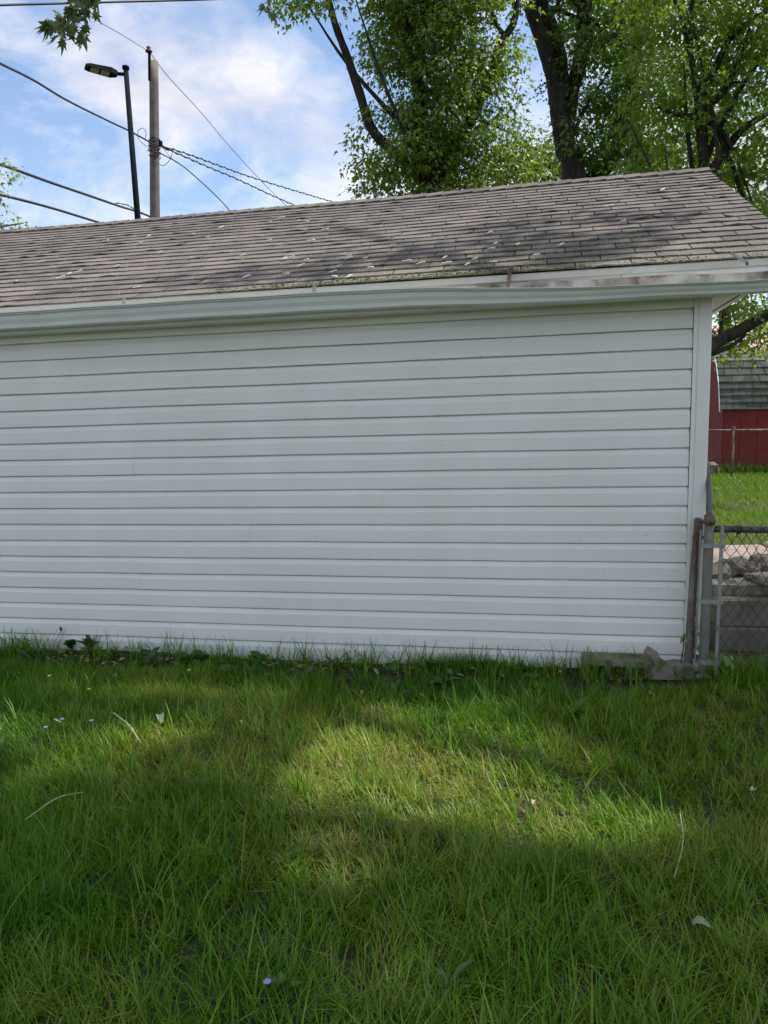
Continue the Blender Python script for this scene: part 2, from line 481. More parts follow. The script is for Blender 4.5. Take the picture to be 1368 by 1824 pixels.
# corner post: wrapped vertical trim with an inner lip
cp = MB()
pl = [(.002, -.016), (.002, -.026), (-.017, -.026), (-.019, -.021), (-.024, -.021), (-.026, -.027), (-.092, -.027), (-.096, -.023), (-.096, .07), (-.088, .07), (-.088, -.016)]
hs = np.linspace(-.05, 2.19, 12)
P = []
for h in hs:
    for s, tt in pl: P.append(G(s + .0012 * math.sin(3 * h), tt, h))
k = len(pl)
Fq = [(i * k + j, i * k + (j + 1) % k, (i + 1) * k + (j + 1) % k, (i + 1) * k + j) for i in range(len(hs) - 1) for j in range(k)]
cp.add(P, Fq); cp.build('corner_post', M['trim'], garage)
# the other walls
gw = MB()
DEP = 2 * TR
gw.add([G(-.07, .03, -.1), G(-.07, DEP, -.1), G(-.07, DEP, 2.2), G(-.07, TR, RIDGE_H - .08), G(-.07, .03, 2.2),
        G(-.01, .03, -.1), G(-.01, DEP, -.1), G(-.01, DEP, 2.2), G(-.01, TR, RIDGE_H - .08), G(-.01, .03, 2.2)],
       [(0, 1, 2, 3, 4), (9, 8, 7, 6, 5), (0, 5, 6, 1), (1, 6, 7, 2), (2, 7, 8, 3), (3, 8, 9, 4), (4, 9, 5, 0)])
gable = gw.build('gable_wall', M['trim'], garage)
for c in range(0, 19):
    h0 = .06 + c * EXPO
    P = []
    for tt in (.072, DEP):
        for o, h in prof: P.append(G(-.07 - o, tt, h0 + h))
    k = len(prof)
    mesh('siding_board', P, [(j, j + 1, k + j + 1, k + j) for j in range(k - 1)], M['vinyl'], gable)
gl = MB()
gl.add([G(LEN + a, tt, h) for a in (0, .06) for tt, h in ((.03, -.1), (DEP, -.1), (DEP, 2.2), (TR, RIDGE_H - .08), (.03, 2.2))],
       [(0, 1, 2, 3, 4), (9, 8, 7, 6, 5), (0, 5, 6, 1), (1, 6, 7, 2), (2, 7, 8, 3), (3, 8, 9, 4), (4, 9, 5, 0)])
gl.build('gable_wall', M['vinyl'], garage)
bk = MB(); bk.box(G(LEN / 2, DEP, 1.05), (UX, NX, WX), (LEN / 2, .03, 1.15)); bk.build('back_wall', M['vinyl'], garage)
# soffit, its slats and edge trim
so = MB()
so.box(G(LEN / 2 - .05, -.07, 2.172), (UX, NX, WX), (LEN / 2 + .05, .070, .006))
soff = so.build('soffit', M['soffit'], garage)
for i in range(11):
    q = MB(); q.box(G(-.174, -.06 + i * .125, 2.186), (UX, NX, WX), (.076, .0595, .004 + .0004 * (i % 3))); q.build('soffit_slat', M['soffit'], soff)
q = MB(); q.box(G(-.256, .54, 2.192), (UX, NX, WX), (.006, .66, .012)); q.build('soffit_gap', M['dark_gap'], garage)
q = MB(); q.box(G(-.282, .54, 2.194), (UX, NX, WX), (.018, .66, .014)); q.build('return_trim', M['trim'], garage)
# fascia in two lengths, drip edge
fa = MB(); fa.box(G((LEN + .42) / 2, -.150, 2.243), (UX, NX, WX), ((LEN - .42) / 2, .010, .077)); fascia = fa.build('fascia', M['fascia'], garage)
fb = MB(); fb.box(G(-.021, -.152, 2.244), (UX, NX, WX), (.439, .0105, .076)); fb.build('fascia', M['fascia'], garage)
dr = MB(); dr.box(G((LEN + SR) / 2, -.166, 2.326), (UX, NX, WX), ((LEN - SR) / 2, .012, .010))
dr.box(G((LEN + SR) / 2, -.1795, 2.314), (UX, NX, WX), ((LEN - SR) / 2, .0016, .016)); dr.build('drip_edge', M['drip'], garage)
# roof deck and shingles
def sag(s): return -.018 * math.exp(-((s - 3.2) / 1.8) ** 2) + .004 * math.sin(2.1 * s)
def RF(s, q, off=0.0):
    """point on the near roof slope: q metres up the slope from the eave, off metres above it."""
    ca = 1 / math.hypot(1, TAN); sa = TAN * ca
    v = q / ((TR - TE) / ca)
    return G(s, TE + q * ca - off * sa, HE + q * sa + off * ca + sag(s) * v + .004 * math.sin(1.3 * s + 4 * v))
CA = 1 / math.hypot(1, TAN); SLOPE = (TR - TE) / CA
rd = MB()
ss = np.linspace(SR + .012, LEN + .3, 30)
P = []; Fq = []
for s in ss: P += [RF(s, .01, -.004), RF(s, SLOPE, -.004), RF(s, .01, -.022), RF(s, SLOPE, -.022)]
for i in range(len(ss) - 1):
    a0 = i * 4; Fq += [(a0, a0 + 4, a0 + 5, a0 + 1), (a0 + 3, a0 + 7, a0 + 6, a0 + 2), (a0, a0 + 2, a0 + 6, a0 + 4)]
rd.add(P, Fq)
Hr = RIDGE_H
rd.add([G(SR, TR, Hr), G(LEN + .3, TR, Hr), G(LEN + .3, 2 * TR - TE, HE), G(SR, 2 * TR - TE, HE)], [(0, 1, 2, 3)])
roof = rd.build('roof', M['deck'], garage)
rk = MB()
for sgn in (0, 1):
    pts = [RF(SR + .02, .0, -.024), RF(SR + .02, SLOPE, -.024)] if sgn == 0 else [G(SR + .02, TR, Hr - .026), G(SR + .02, 2 * TR - TE, HE - .026)]
    a0, b0 = pts; dn = WX * -.10
    rk.add([a0, b0, b0 + dn, a0 + dn, a0 - UX * .02, b0 - UX * .02, b0 + dn - UX * .02, a0 + dn - UX * .02],
           [(0, 1, 2, 3), (7, 6, 5, 4), (0, 4, 5, 1), (1, 5, 6, 2), (2, 6, 7, 3), (3, 7, 4, 0)])
rk.build('rake_board', M['trim'], garage)
NC = 23; CE = SLOPE / NC; TAB = .305
roofN = np.cross(RF(1, 1) - RF(2, 1), RF(1, 1.5) - RF(1, 1)); roofN /= np.linalg.norm(roofN)
if roofN[2] < 0: roofN = -roofN
def tab_geo(s0, s1, q0, seed):
    """a slightly uneven shingle tab: thick lower edge, feathered under the next course"""
    rr = random.Random(seed)
    n = 4; P = []
    lift = [.0095 + rr.uniform(0, .004) + (.006 if rr.random() < .05 else 0) for _ in range(n + 1)]
    edge = [rr.uniform(-.005, .004) for _ in range(n + 1)]
    for i in range(n + 1):
        s = s0 + (s1 - s0) * i / n
        P += [RF(s, q0 + edge[i], lift[i] - .0085), RF(s, q0 + edge[i] + .0015, lift[i]), RF(s, q0 + CE * .6, .0062), RF(s, q0 + CE + .03, .0015)]
    Fq = []
    for i in range(n):
        a0 = i * 4
        for j in range(3): Fq.append((a0 + j, a0 + 4 + j, a0 + 5 + j, a0 + 1 + j))
    Fq += [(0, 1, 2, 3), (n * 4 + 3, n * 4 + 2, n * 4 + 1, n * 4)]
    return P, Fq
tabs = []
for c in range(NC):
    off = [0, .15, .085, .235, .045, .19][c % 6] + .02 * math.sin(c * 2.3)
    s = SR - off
    while s < LEN + .3:
        w_ = TAB + random.uniform(-.006, .006)
        a0, b0 = max(s, SR) + .0035, min(s + w_, LEN + .3) - .0035
        if b0 - a0 > .03: tabs.append((a0, b0, c * CE, c))
        s += w_
def area(tb):
    P = [RF(tb[0], tb[2]), RF(tb[1], tb[2]), RF(tb[1], tb[2] + CE), RF(tb[0], tb[2] + CE)]
    pr = [proj(p) for p in P]
    if max(p[0] for p in pr) < 0 or min(p[0] for p in pr) > 1368: return 0
    x_ = [p[0] for p in pr]; y_ = [p[1] for p in pr]
    return abs(sum(x_[i] * y_[(i + 1) % 4] - x_[(i + 1) % 4] * y_[i] for i in range(4))) / 2
tabs.sort(key=area, reverse=True)
rest = MB()
for i, tb in enumerate(tabs):
    P, Fq = tab_geo(*tb[:3], 9000 + i)
    if i < 300: mesh('shingle', P, Fq, M['shingle'], roof)
    else: rest.add(P, Fq)
tag(rest.build('shingle_field', M['shingle'], roof), kind='stuff')
# ridge caps
s = SR
i = 0
while s < LEN + .2:
    P = []
    for a0, lf in ((s - .004, .017), (s + .24, .006)):
        for q, side in ((SLOPE - .11, 0), (SLOPE - .05, 0), (SLOPE, 0), (None, .05), (None, .11)):
            if q is not None: P.append(RF(a0, q, lf + .004 + (.006 if q == SLOPE else 0)))
            else: P.append(RF(a0, SLOPE, lf + .008) + NX * side * CA + WX * (-side * CA * TAN))
    Fq = [(j, j + 5, j + 6, j + 1) for j in range(4)]
    P += [p - WX * .012 for p in P[:5]]
    Fq += [(j, j + 1, 11 + j, 10 + j) for j in range(4)]
    mesh('ridge_cap', P, Fq, M['shingle'], roof)
    s += .142 + random.uniform(-.004, .004); i += 1
# gutter (K profile), sagging away from the eave to the right
def gl_h(s):
    return 2.282 - .078 * (1 - sst(s, .1, 2.1)) + .004 * math.sin(5.3 * s) * math.exp(-((s - .7) / .9) ** 2) + .0012 * math.sin(9 * s)
def gl_k(s): return 1.0 - .46 * (1 - sst(s, .0, 2.0))
def gl_t(s): return -.300 - .006 * math.sin(2.4 * s) - .012 * math.exp(-((s - .6) / .5) ** 2)
gs = np.linspace(SR - .03, LEN + .32, 110)
outer = [(-.012, -.004), (-.012, .002), (.0, .0), (.001, -.012), (.016, -.020), (.022, -.045), (.036, -.070), (.042, -.094), (.120, -.096), (.126, -.06), (.126, -.010)]
P = []; k = len(outer)
for s in gs:
    lh, lt = gl_h(s), gl_t(s)
    ht = 1.0 - .46 * (1 - sst(s, .0, 2.0))
    for a0, b0 in outer:
        tt = lt + a0 if a0 < .11 else -.164
        hh = lh + b0 * ht if not (a0 > .12 and b0 > -.02) else min(lh + .078, 2.298) - .012
        P.append(G(s, tt, hh))
Fq = [(i * k + j, (i + 1) * k + j, (i + 1) * k + j + 1, i * k + j + 1) for i in range(len(gs) - 1) for j in range(k - 1)]
gutter = mesh('gutter', P, Fq, M['gutter'], garage, smooth=False)
# its dirty inside back, a thin sheet just in front of the fascia
P = []
for s in gs: P += [G(s, -.168, gl_h(s) - .085 * gl_k(s)), G(s, -.168, min(gl_h(s) + .078, 2.298) - .010 + .004 * math.sin(7 * s)), G(s, -.25, gl_h(s) - .082 * gl_k(s))]
Fq = []
for i in range(len(gs) - 1):
    a0 = i * 3; Fq += [(a0, a0 + 3, a0 + 4, a0 + 1), (a0 + 2, a0 + 5, a0 + 3, a0)]
mesh('gutter_lining', P, Fq, M['gutter_in'], gutter)
# hangers: two small spikes, one standing strap, one bent strap
def strap(pts, wv, th, mat_, name='hanger_strap'):
    m_ = MB()
    for a0, b0 in zip(pts[:-1], pts[1:]):
        a0 = np.asarray(a0); b0 = np.asarray(b0); d_ = b0 - a0; L_ = np.linalg.norm(d_); d_ = d_ / L_
        n_ = np.cross(d_, wv); n_ /= np.linalg.norm(n_)
        m_.box((a0 + b0) / 2, (d_, wv, n_), (L_ / 2 + .001, .011, th))
    return m_.build(name, mat_, gutter)
for s in (3.43, 2.19):
    strap([G(s, gl_t(s) + .012, gl_h(s) - .012), G(s - .004, gl_t(s) + .03, gl_h(s) + .042)], UX, .003, M['galv_clean'], 'hanger_spike')
strap([G(1.05, gl_t(1.05) + .01, gl_h(1.05) - .004), G(1.035, -.21, 2.362), G(1.02, -.16, 2.388)], UX, .003, M['rusty'])
sw_ = np.array([.35, .9, .1]); sw_ /= np.linalg.norm(sw_)
strap([at(1301, 451, 4.155), at(1316, 459, 4.09), at(1332, 468, 4.02)], sw_, .006, M['galv_clean'])
strap([at(1330.5, 467.5, 4.022), at(1331, 472, 4.02)], sw_, .006, M['rusty'])
# moss in the joints and along the lower edge
mo = MB()
def lump(mb, c, r_, nrm=None):
    V_ = []; 
    for k_ in range(5):
        t_ = 6.283 * k_ / 5 + random.random()
        V_.append(c + UX * r_ * math.cos(t_) * random.uniform(.7, 1.5) + NX * r_ * math.sin(t_) * random.uniform(.5, 1.1) + WX * TAN * r_ * math.sin(t_))
    V_.append(c + roofN * r_ * .7)
    mb.add(V_, [(k_, (k_ + 1) % 5, 5) for k_ in range(5)])
random.seed(21)
for _ in range(2600):
    u_ = random.random()
    if u_ < .45: s, q = random.choice([random.gauss(2.28, .22), random.gauss(1.35, .3), random.uniform(-.4, 3)]), abs(random.gauss(0, .035)) - .004
    else:
        s = random.gauss(1.0, .7); c = int(abs(random.gauss(0, 3.2))); q = c * CE + random.uniform(-.006, .004)
    if SR < s < 6: lump(mo, RF(s, max(q, 0), .007), random.uniform(.003, .012))
tag(mo.build('moss', M['moss'], roof), kind='stuff')
# maple seeds strewn over the roof: each its own thing
seed_me = []
for v_ in range(4):
    m_ = MB(); L_ = [.05, .042, .06, .036][v_]
    top = [(-L_ / 2, 0), (-L_ * .3, .007), (L_ * .1, .011), (L_ * .45, .008), (L_ / 2, .001), (L_ * .2, -.004), (-L_ * .35, -.005)]
    V_ = [(a0, b0, .003 + .003 * math.sin(a0 * 90)) for a0, b0 in top] + [(a0, b0, 0) for a0, b0 in top]
    k = len(top)
    m_.add(V_, [tuple(range(k)), tuple(range(2 * k - 1, k - 1, -1))] + [(j, k + j, k + (j + 1) % k, (j + 1) % k) for j in range(k)])
    me = bpy.data.meshes.new('maple_seed'); fill(me, np.array(m_.V), m_.F); me.materials.append(M['seed']); seed_me.append(me)
seed_px = [(250, 437), (287, 453), (110, 498), (125, 492), (142, 488), (266, 424), (345, 420), (370, 426), (395, 408), (434, 457), (440, 497), (150, 520), (245, 516), (480, 398), (502, 390), (533, 395), (547, 396), (520, 460), (555, 430), (509, 463), (538, 476), (622, 459), (622, 464), (650, 464), (594, 489), (604, 478), (596, 498), (624, 498), (510, 492), (546, 466), (873, 419), (883, 440), (875, 449), (793, 465), (796, 475), (846, 468), (878, 474), (833, 478), (750, 475), (923, 442), (1000, 443), (955, 461), (725, 470), (700, 440), (660, 482), (340, 462), (190, 432), (75, 470), (30, 505), (210, 478), (1085, 372), (1110, 400), (1180, 343), (480, 430), (580, 410)]
random.seed(5)
def on_roof(px, py):
    v = ray(px, py); A = np.linalg.solve(np.stack([UX, NX, WX], 1), v); B = np.linalg.solve(np.stack([UX, NX, WX], 1), CAMP - O)
    k_ = (TAN * (B[1] - TE) - (B[2] - HE)) / (A[2] - TAN * A[1]); r_ = B + A * k_
    return r_[0], (r_[1] - TE) / CA
for i, (px, py) in enumerate(seed_px):
    s, q = on_roof(px, py)
    o = link('maple_seed', seed_me[i % 4], None, tuple(RF(s, max(q, .01), .021)))
    yv = NX * CA + WX * (TAN * CA); ang = random.uniform(-.9, .9)
    xv = -UX * math.cos(ang) + yv * math.sin(ang); xv /= np.linalg.norm(xv); zv = roofN; yv2 = np.cross(zv, xv)
    o.rotation_euler = Matrix((xv, yv2, zv)).transposed().to_euler()
    o.scale = (1.1, 1.15, 1.2)
    tag(o, 'pale dry maple seed lying on the grey roof shingles', 'seed', 'maple seeds strewn over the roof')

# ------------------------------------------------------------------ chain-link fence right of the garage
def gz(x, y): return float(zg(x, y))
def ground_at(px, py, it=8):
    dep = 4.0
    v = ray(px, py)
    for _ in range(it):
        p = CAMP + v * (dep / v[1]); z = gz(p[0], p[1]); dep = v[1] * (z - EYE) / v[2]
    return CAMP + v * (dep / v[1])
def chain_mesh(A, B, z0, z1, pitch=.058, r_=.0022, zoff=None, side=.026):
    """woven diamonds between ground points A and B, heights z0..z1, hung on the near side of posts"""
    A = np.asarray(A, float); B = np.asarray(B, float); L_ = np.linalg.norm(B - A); d_ = (B - A) / L_
    nn = np.array([d_[1], -d_[0], 0.0])
    m_ = MB(); n_ = int(L_ / pitch) + 1
    rows = int((z1 - z0) / (pitch * .72))
    for i in range(n_):
        P = []
        for j in range(rows + 1):
            xx = (i + (.52 if j % 2 else -.02) + .0) * pitch + .006 * math.sin(j * .7 + i * 1.3)
            xx = min(max(xx, 0), L_)
            z_ = z0 + (z1 - z0) * j / rows + .004 * math.sin(i * .9 + j)
            P.append(A + d_ * xx + nn * (side + (.0022 if j % 2 else -.0022)) + np.array([0, 0, z_]))
        m_.tube(P, r_, 4, cap=False)
        P2 = []
        for j in range(rows + 1):
            xx = (i + 1 + (-.52 if j % 2 else .02)) * pitch + .006 * math.sin(j * .7 + i * 1.3 + 1)
            xx = min(max(xx, 0), L_)
            z_ = z0 + (z1 - z0) * j / rows + .004 * math.sin(i * .9 + j)
            P2.append(A + d_ * xx + nn * (side + (-.0022 if j % 2 else .0022)) + np.array([0, 0, z_]))
        m_.tube(P2, r_, 4, cap=False)
    return m_
pb = np.array([1.845, 4.16, 0.03])       # base of the galvanised terminal post
fence = empty('chain_link_fence', tuple(pb), 'waist-high chain-link fence with galvanised end post beside the garage corner', 'fence')
ph = .965
m_ = MB(); m_.tube([pb + (0, 0, z) for z in (-.15, .1, .35, .6, .8, ph - .03)], .0265, 16); m_.build('terminal_post', M['galv'], fence, True)
m_ = MB(); m_.tube([pb + (0, 0, ph - .045), pb + (0, 0, ph - .02), pb + (0, 0, ph + .004), pb + (0, 0, ph + .016)], [.032, .032, .031, .02], 16); m_.build('post_cap', M['galv'], fence, True)
fd = np.array([math.cos(R(-3)), math.sin(R(-3)), 0.0])          # fence runs right
bar = pb + fd * .062 + np.array([0, -.022, 0])
m_ = MB(); m_.box(bar + (0, 0, .47), (fd, np.array([-fd[1], fd[0], 0]), (0, 0, 1)), (.0095, .0035, .44)); m_.build('tension_bar', M['galv_clean'], fence)
for z in (.115, .475, .80):
    m_ = MB(); m_.tube([pb + (0, 0, z - .012), pb + (0, 0, z + .012)], .0325, 16)
    m_.box(pb + fd * .048 + np.array([0, -.024, z]), (fd, (0, 1, 0), (0, 0, 1)), (.032, .004, .0125))
    b_ = m_.build('brace_band', M['galv_clean'], fence, False)
    m_ = MB(); c_ = pb + fd * .072 + np.array([0, -.036, z]); m_.tube([c_, c_ + (0, .03, 0)], [.0085, .0085], 6); m_.build('bolt', M['galv_clean'], b_)
re = pb + fd * 2.6
m_ = MB(); m_.tube(curve([pb + fd * .03 + (0, 0, .892), pb + fd * .5 + (0, 0, .885), pb + fd * 1.3 + (0, 0, .889), re + (0, 0, .887)], 6), .019, 12); m_.build('top_rail', M['darkrail'], fence, True)
cm = chain_mesh(pb + fd * .055, re, .06, .905, side=.024)
cm.build('chain_link_mesh', M['wire'], fence)
for i in range(7):      # tie wires round the rail
    c_ = pb + fd * (.16 + .30 * i) + np.array([0, 0, .888]); m_ = MB()
    P = [c_ + fd * (.012 * math.sin(k_ * .35)) + np.array([0, .024 * math.cos(k_ * .6), .024 * math.sin(k_ * .6)]) for k_ in range(22)]
    m_.tube(P, .0028, 4); m_.build('tie_wire', M['wire'], fence)
m_ = MB(); m_.tube([re + (0, 0, -.1), re + (0, 0, .92)], .025, 12); m_.build('line_post', M['galv'], fence, True)
# rusty post against the corner, with the narrow strip of mesh behind it
rp = G(-.018, -.085, 0); rp = np.array([rp[0], rp[1], gz(rp[0], rp[1])])
rf = empty('rusty_fence_post', tuple(rp), 'thin rusty steel post with ragged top tight against white garage corner', 'post')
pts = [(0, -.1), (-.004, .02), (-.003, .12), (.0, .35), (.008, .60), (.020, .80), (.024, .925)]
m_ = MB(); m_.tube([rp + (a0, 0, b0) for a0, b0 in pts], [.026, .026, .024, .022, .024, .0255, .026], 12, jit=.04); m_.build('post', M['rusty'], rf, True)
m_ = MB(); m_.tube([rp + (.024, 0, .92), rp + (.024, 0, .935), rp + (.026, 0, .946)], [.028, .027, .010], 10, jit=.12); m_.build('cap', M['rusty'], rf, True)
for z, x_ in ((.83, .02), (.115, -.003)):
    m_ = MB(); m_.tube([rp + (x_, 0, z - .010), rp + (x_, 0, z + .010)], .0285, 12); m_.box(rp + (x_ + .034, -.012, z), ((1, 0, 0), (0, 1, 0), (0, 0, 1)), (.02, .004, .009)); m_.build('brace_band', M['rusty'], rf)
sA = rp + (.018, -.01, 0); sB = pb + (-.028, .02, 0); sB[2] = sA[2]
chain_mesh(sA, sB, .12, .86, pitch=.04, side=.012, r_=.0018).build('chain_link_mesh', M['wire'], rf)
m_ = MB(); m_.box((sB + (-.012, 0, .50)), ((1, 0, 0), (0, 1, 0), (0, 0, 1)), (.0035, .0035, .39)); m_.build('tension_bar', M['galv_clean'], rf)
# bent pipe rising behind the post
pA = pb + np.array([.008, .02, ph - .02]); pB = at(1262, 858, 4.33); pC = at(1252, 790, 4.5)
m_ = MB(); m_.tube(curve([pA, pB, pC], 5), .0165, 10); o = m_.build('leaning_pipe', M['pipe'], None, True, loc=tuple(pA))
tag(o, 'short grey pipe leaning from the fence post towards the garage corner', 'pipe')
# shiny foil scrap at the post foot
fo = at(1240, 1172, 4.2); m_ = MB(); random.seed(8)
P = [fo + np.array([(-.012 + .026 * i / 6) + random.uniform(-.006, .006) + k_ * .016, random.uniform(-.008, .008) + .004 * k_, .045 - .09 * i / 6 + random.uniform(-.004, .004)]) for i in range(7) for k_ in range(2)]
m_.add(P, [(2 * i, 2 * i + 1, 2 * i + 3, 2 * i + 2) for i in range(6)])
P3 = [p + np.array([0, .004, 0]) for p in P]; m_.add(P3, [(2 * i + 2, 2 * i + 3, 2 * i + 1, 2 * i) for i in range(6)])
mf, tf, bf = mat('foil'); bf.inputs['Metallic'].default_value = 1; bf.inputs['Roughness'].default_value = .25; bf.inputs['Base Color'].default_value = (.8, .8, .8, 1)
nf = noise(tf, 40, 3); bump(tf, bf, nf.outputs['Fac'], .5)
tag(m_.build('foil_scrap', mf, None, loc=tuple(fo)), 'crumpled silver foil scrap at the foot of the galvanised post', 'scrap')

# ------------------------------------------------------------------ stones and slabs behind the fence
def rough_block(name, c, half, mat_, label, cat, rot=0, sub=3, amp=.012, seed=0, group=None, bev=.012, tilt=(0, 0)):
    bm = bmesh.new(); bmesh.ops.create_cube(bm, size=1)
    bmesh.ops.scale(bm, vec=[2 * h for h in half], verts=bm.verts)
    bmesh.ops.bevel(bm, geom=bm.edges[:], offset=bev, segments=1, affect='EDGES')
    bmesh.ops.subdivide_edges(bm, edges=[e for e in bm.edges if e.calc_length() > .05], cuts=sub, use_grid_fill=True)
    rr = random.Random(seed)
    for v in bm.verts:
        v.co += Vector((rr.uniform(-1, 1), rr.uniform(-1, 1), rr.uniform(-1, 1))) * amp
        k_ = math.sin(v.co.x * 17 + seed) * math.sin(v.co.z * 23 + seed * 2) * amp
        v.co.y += k_; v.co.z += k_ * .6
    me = bpy.data.meshes.new(name); bm.to_mesh(me); bm.free(); me.materials.append(mat_)
    o = link(name, me, None, c); o.rotation_euler = (tilt[0], tilt[1], rot)
    return tag(o, label, cat, group)
rough_block('concrete_block', (2.70, 4.84, .085), (.52, .14, .098), M['block'], 'lower big concrete block behind the chain-link fence, resting on soil', 'block', -.05, 3, .004, 1)
rough_block('concrete_block', (2.72, 4.85, .278), (.54, .135, .094), M['block'], 'upper big concrete block behind the chain-link fence', 'block', -.04, 3, .004, 2)
rough_block('concrete_slab', (2.62, 5.00, .412), (.44, .20, .042), M['concrete'], 'dark mossy slab lying on the big concrete blocks', 'slab', -.03, 3, .007, 3)
rough_block('concrete_slab', (2.80, 4.86, .478), (.34, .14, .022), M['rubble'], 'thin pale flat slab overhanging the dark mossy slab', 'slab', .06, 3, .006, 4)
for i, (c, h, lb) in enumerate([((2.50, 5.13, .50), (.12, .09, .06), 'greyish rubble stone under the pink slab nearest the fence post'),
                                ((2.72, 5.15, .52), (.13, .09, .055), 'pale rubble stone in the middle of the pile behind the fence'),
                                ((2.99, 5.17, .52), (.14, .09, .06), 'rubble stone at the right of the pile behind the fence'),
                                ((2.32, 5.06, .47), (.09, .08, .06), 'small brown rubble stone tight behind the galvanised post')]):
    rough_block('rubble_stone', c, h, M['rubble'], lb, 'stone', .3 * i, 2, .016, 10 + i, 'rubble stones in the pile behind the fence', .03)
for i, (c, h, lb) in enumerate([((2.60, 5.58, .485), (.46, .33, .03), 'pinkish flat paving slab on top of the rubble pile'),
                                ((3.35, 5.66, .49), (.26, .34, .03), 'second pinkish paving slab, at the right of the rubble pile')]):
    rough_block('paving_slab', c, h, M['pinkslab'], lb, 'slab', .05 - .1 * i, 4, .006, 30 + i, None, .012, (.04, 0))
rough_block('support_block', (2.7, 5.7, .22), (.7, .35, .22), M['block'], 'dark concrete footing under the pink paving slabs', 'block', 0, 2, .01, 40)
# cinder block half buried against the wall
def holed_block(c, L_, H_, D_, holes, rot):
    m_ = MB(); xs_ = sorted({0, L_} | {h for a0, b0 in holes for h in (a0, b0)}); zs_ = [0, .032, H_ - .032, H_]
    ux = np.array([math.cos(rot), math.sin(rot), 0]); uy = np.array([-math.sin(rot), math.cos(rot), 0]); uz = np.array([0, 0, 1.])
    rr = random.Random(4); jt = {}
    def P(x, y, z):
        k_ = (round(x, 4), round(y, 4), round(z, 4))
        if k_ not in jt: jt[k_] = c + ux * (x + rr.uniform(-.004, .004)) + uy * y + uz * (z + rr.uniform(-.004, .004))
        return jt[k_]
    ish = lambda i, j: j == 1 and any(abs(xs_[i] - a0) < 1e-6 for a0, b0 in holes)
    for i in range(len(xs_) - 1):
        for j in range(3):
            x0, x1, z0, z1 = xs_[i], xs_[i + 1], zs_[j], zs_[j + 1]
            if ish(i, j):
                for a0, b0 in (((x0, z0), (x1, z0)), ((x1, z0), (x1, z1)), ((x1, z1), (x0, z1)), ((x0, z1), (x0, z0))):
                    m_.add([P(a0[0], 0, a0[1]), P(b0[0], 0, b0[1]), P(b0[0], D_, b0[1]), P(a0[0], D_, a0[1])], [(0, 1, 2, 3)])
            else:
                m_.add([P(x0, 0, z0), P(x1, 0, z0), P(x1, 0, z1), P(x0, 0, z1)], [(0, 1, 2, 3)])
                m_.add([P(x0, D_, z0), P(x0, D_, z1), P(x1, D_, z1), P(x1, D_, z0)], [(0, 1, 2, 3)])
            if j == 2: m_.add([P(x0, 0, H_), P(x1, 0, H_), P(x1, D_, H_), P(x0, D_, H_)], [(0, 1, 2, 3)])
            if j == 0: m_.add([P(x0, 0, 0), P(x0, D_, 0), P(x1, D_, 0), P(x1, 0, 0)], [(0, 1, 2, 3)])
    for x in (0, L_):
        for j in range(3): m_.add([P(x, 0, zs_[j]), P(x, D_, zs_[j]), P(x, D_, zs_[j + 1]), P(x, 0, zs_[j + 1])], [(0, 1, 2, 3)])
    return m_
cb = G(.60, -.20, 0); cb[2] = gz(cb[0], cb[1]) - .012
o = holed_block(cb, .385, .135, .15, [(.035, .125), (.16, .25), (.28, .35)], R(-11)).build('cinder_block', M['concrete'], None, loc=tuple(cb))
tag(o, 'mossy hollow cinder block lying in grass against the white wall', 'block')
def slab_poly(name, pix, dep, thick, mat_, label, cat, seed):
    rr = random.Random(seed); f_ = [at(a0, b0, dep) for a0, b0 in pix]
    n_ = len(f_); V_ = []; lay = 4
    for L_ in range(lay):
        k_ = L_ / (lay - 1); ins = .006 if L_ in (0, lay - 1) else 0
        cen = np.mean(f_, 0)
        for p in f_:
            q_ = p + (cen - p) * (ins / (np.linalg.norm(cen - p) + 1e-6)); q_ = q_ + np.array([rr.uniform(-.006, .006), thick * k_, rr.uniform(-.006, .006)])
            V_.append(q_)
    F_ = [tuple(range(n_))[::-1], tuple((lay - 1) * n_ + i for i in range(n_))]
    for L_ in range(lay - 1):
        for i in range(n_): F_.append((L_ * n_ + i, L_ * n_ + (i + 1) % n_, (L_ + 1) * n_ + (i + 1) % n_, (L_ + 1) * n_ + i))
    o = mesh(name, V_, F_, mat_, None, loc=tuple(np.mean(V_, 0)))
    return tag(o, label, cat)
slab_poly('broken_concrete', [(1157, 1168), (1164, 1159), (1171, 1162), (1178, 1172), (1188, 1182), (1200, 1190), (1204, 1212), (1158, 1212), (1160, 1196), (1166, 1187), (1162, 1176)], 4.17, .10, M['concrete'], 'broken concrete chunk with an upright horn beside the cinder block', 'concrete', 5)
slab_poly('broken_concrete', [(1192, 1188), (1215, 1184), (1238, 1189), (1242, 1210), (1192, 1214)], 4.19, .12, M['concrete'], 'low flat concrete chunk between the horned chunk and the post', 'concrete', 6)

# ------------------------------------------------------------------ red shed, its fence and the house beyond
sh_d = 17.4
sb = at(1283, 850, sh_d); sb[2] = gz(sb[0], sb[1])
shed = empty('red_shed', tuple(sb), 'red barn shed with dark gambrel roof beyond the back lawn', 'shed')
SX = np.array([math.cos(R(-6)), math.sin(R(-6)), 0]); SY = np.array([-SX[1], SX[0], 0])
def sp(x, y, z): return sb + SX * x + SY * y + np.array([0, 0, z])
wh, LX, DY = 1.50, 4.6, 2.6
gp = [(-.06, wh - .02), (.10, wh + .62), (.34, wh + 1.12), (1.30, wh + 1.42)]
gp2 = gp + [(DY - a0, b0) for a0, b0 in gp[::-1][1:]]
m_ = MB(); m_.add([sp(0, 0, -.1), sp(LX, 0, -.1), sp(LX, 0, wh), sp(0, 0, wh)], [(0, 1, 2, 3)])
sw = m_.build('wall', M['red'], shed)
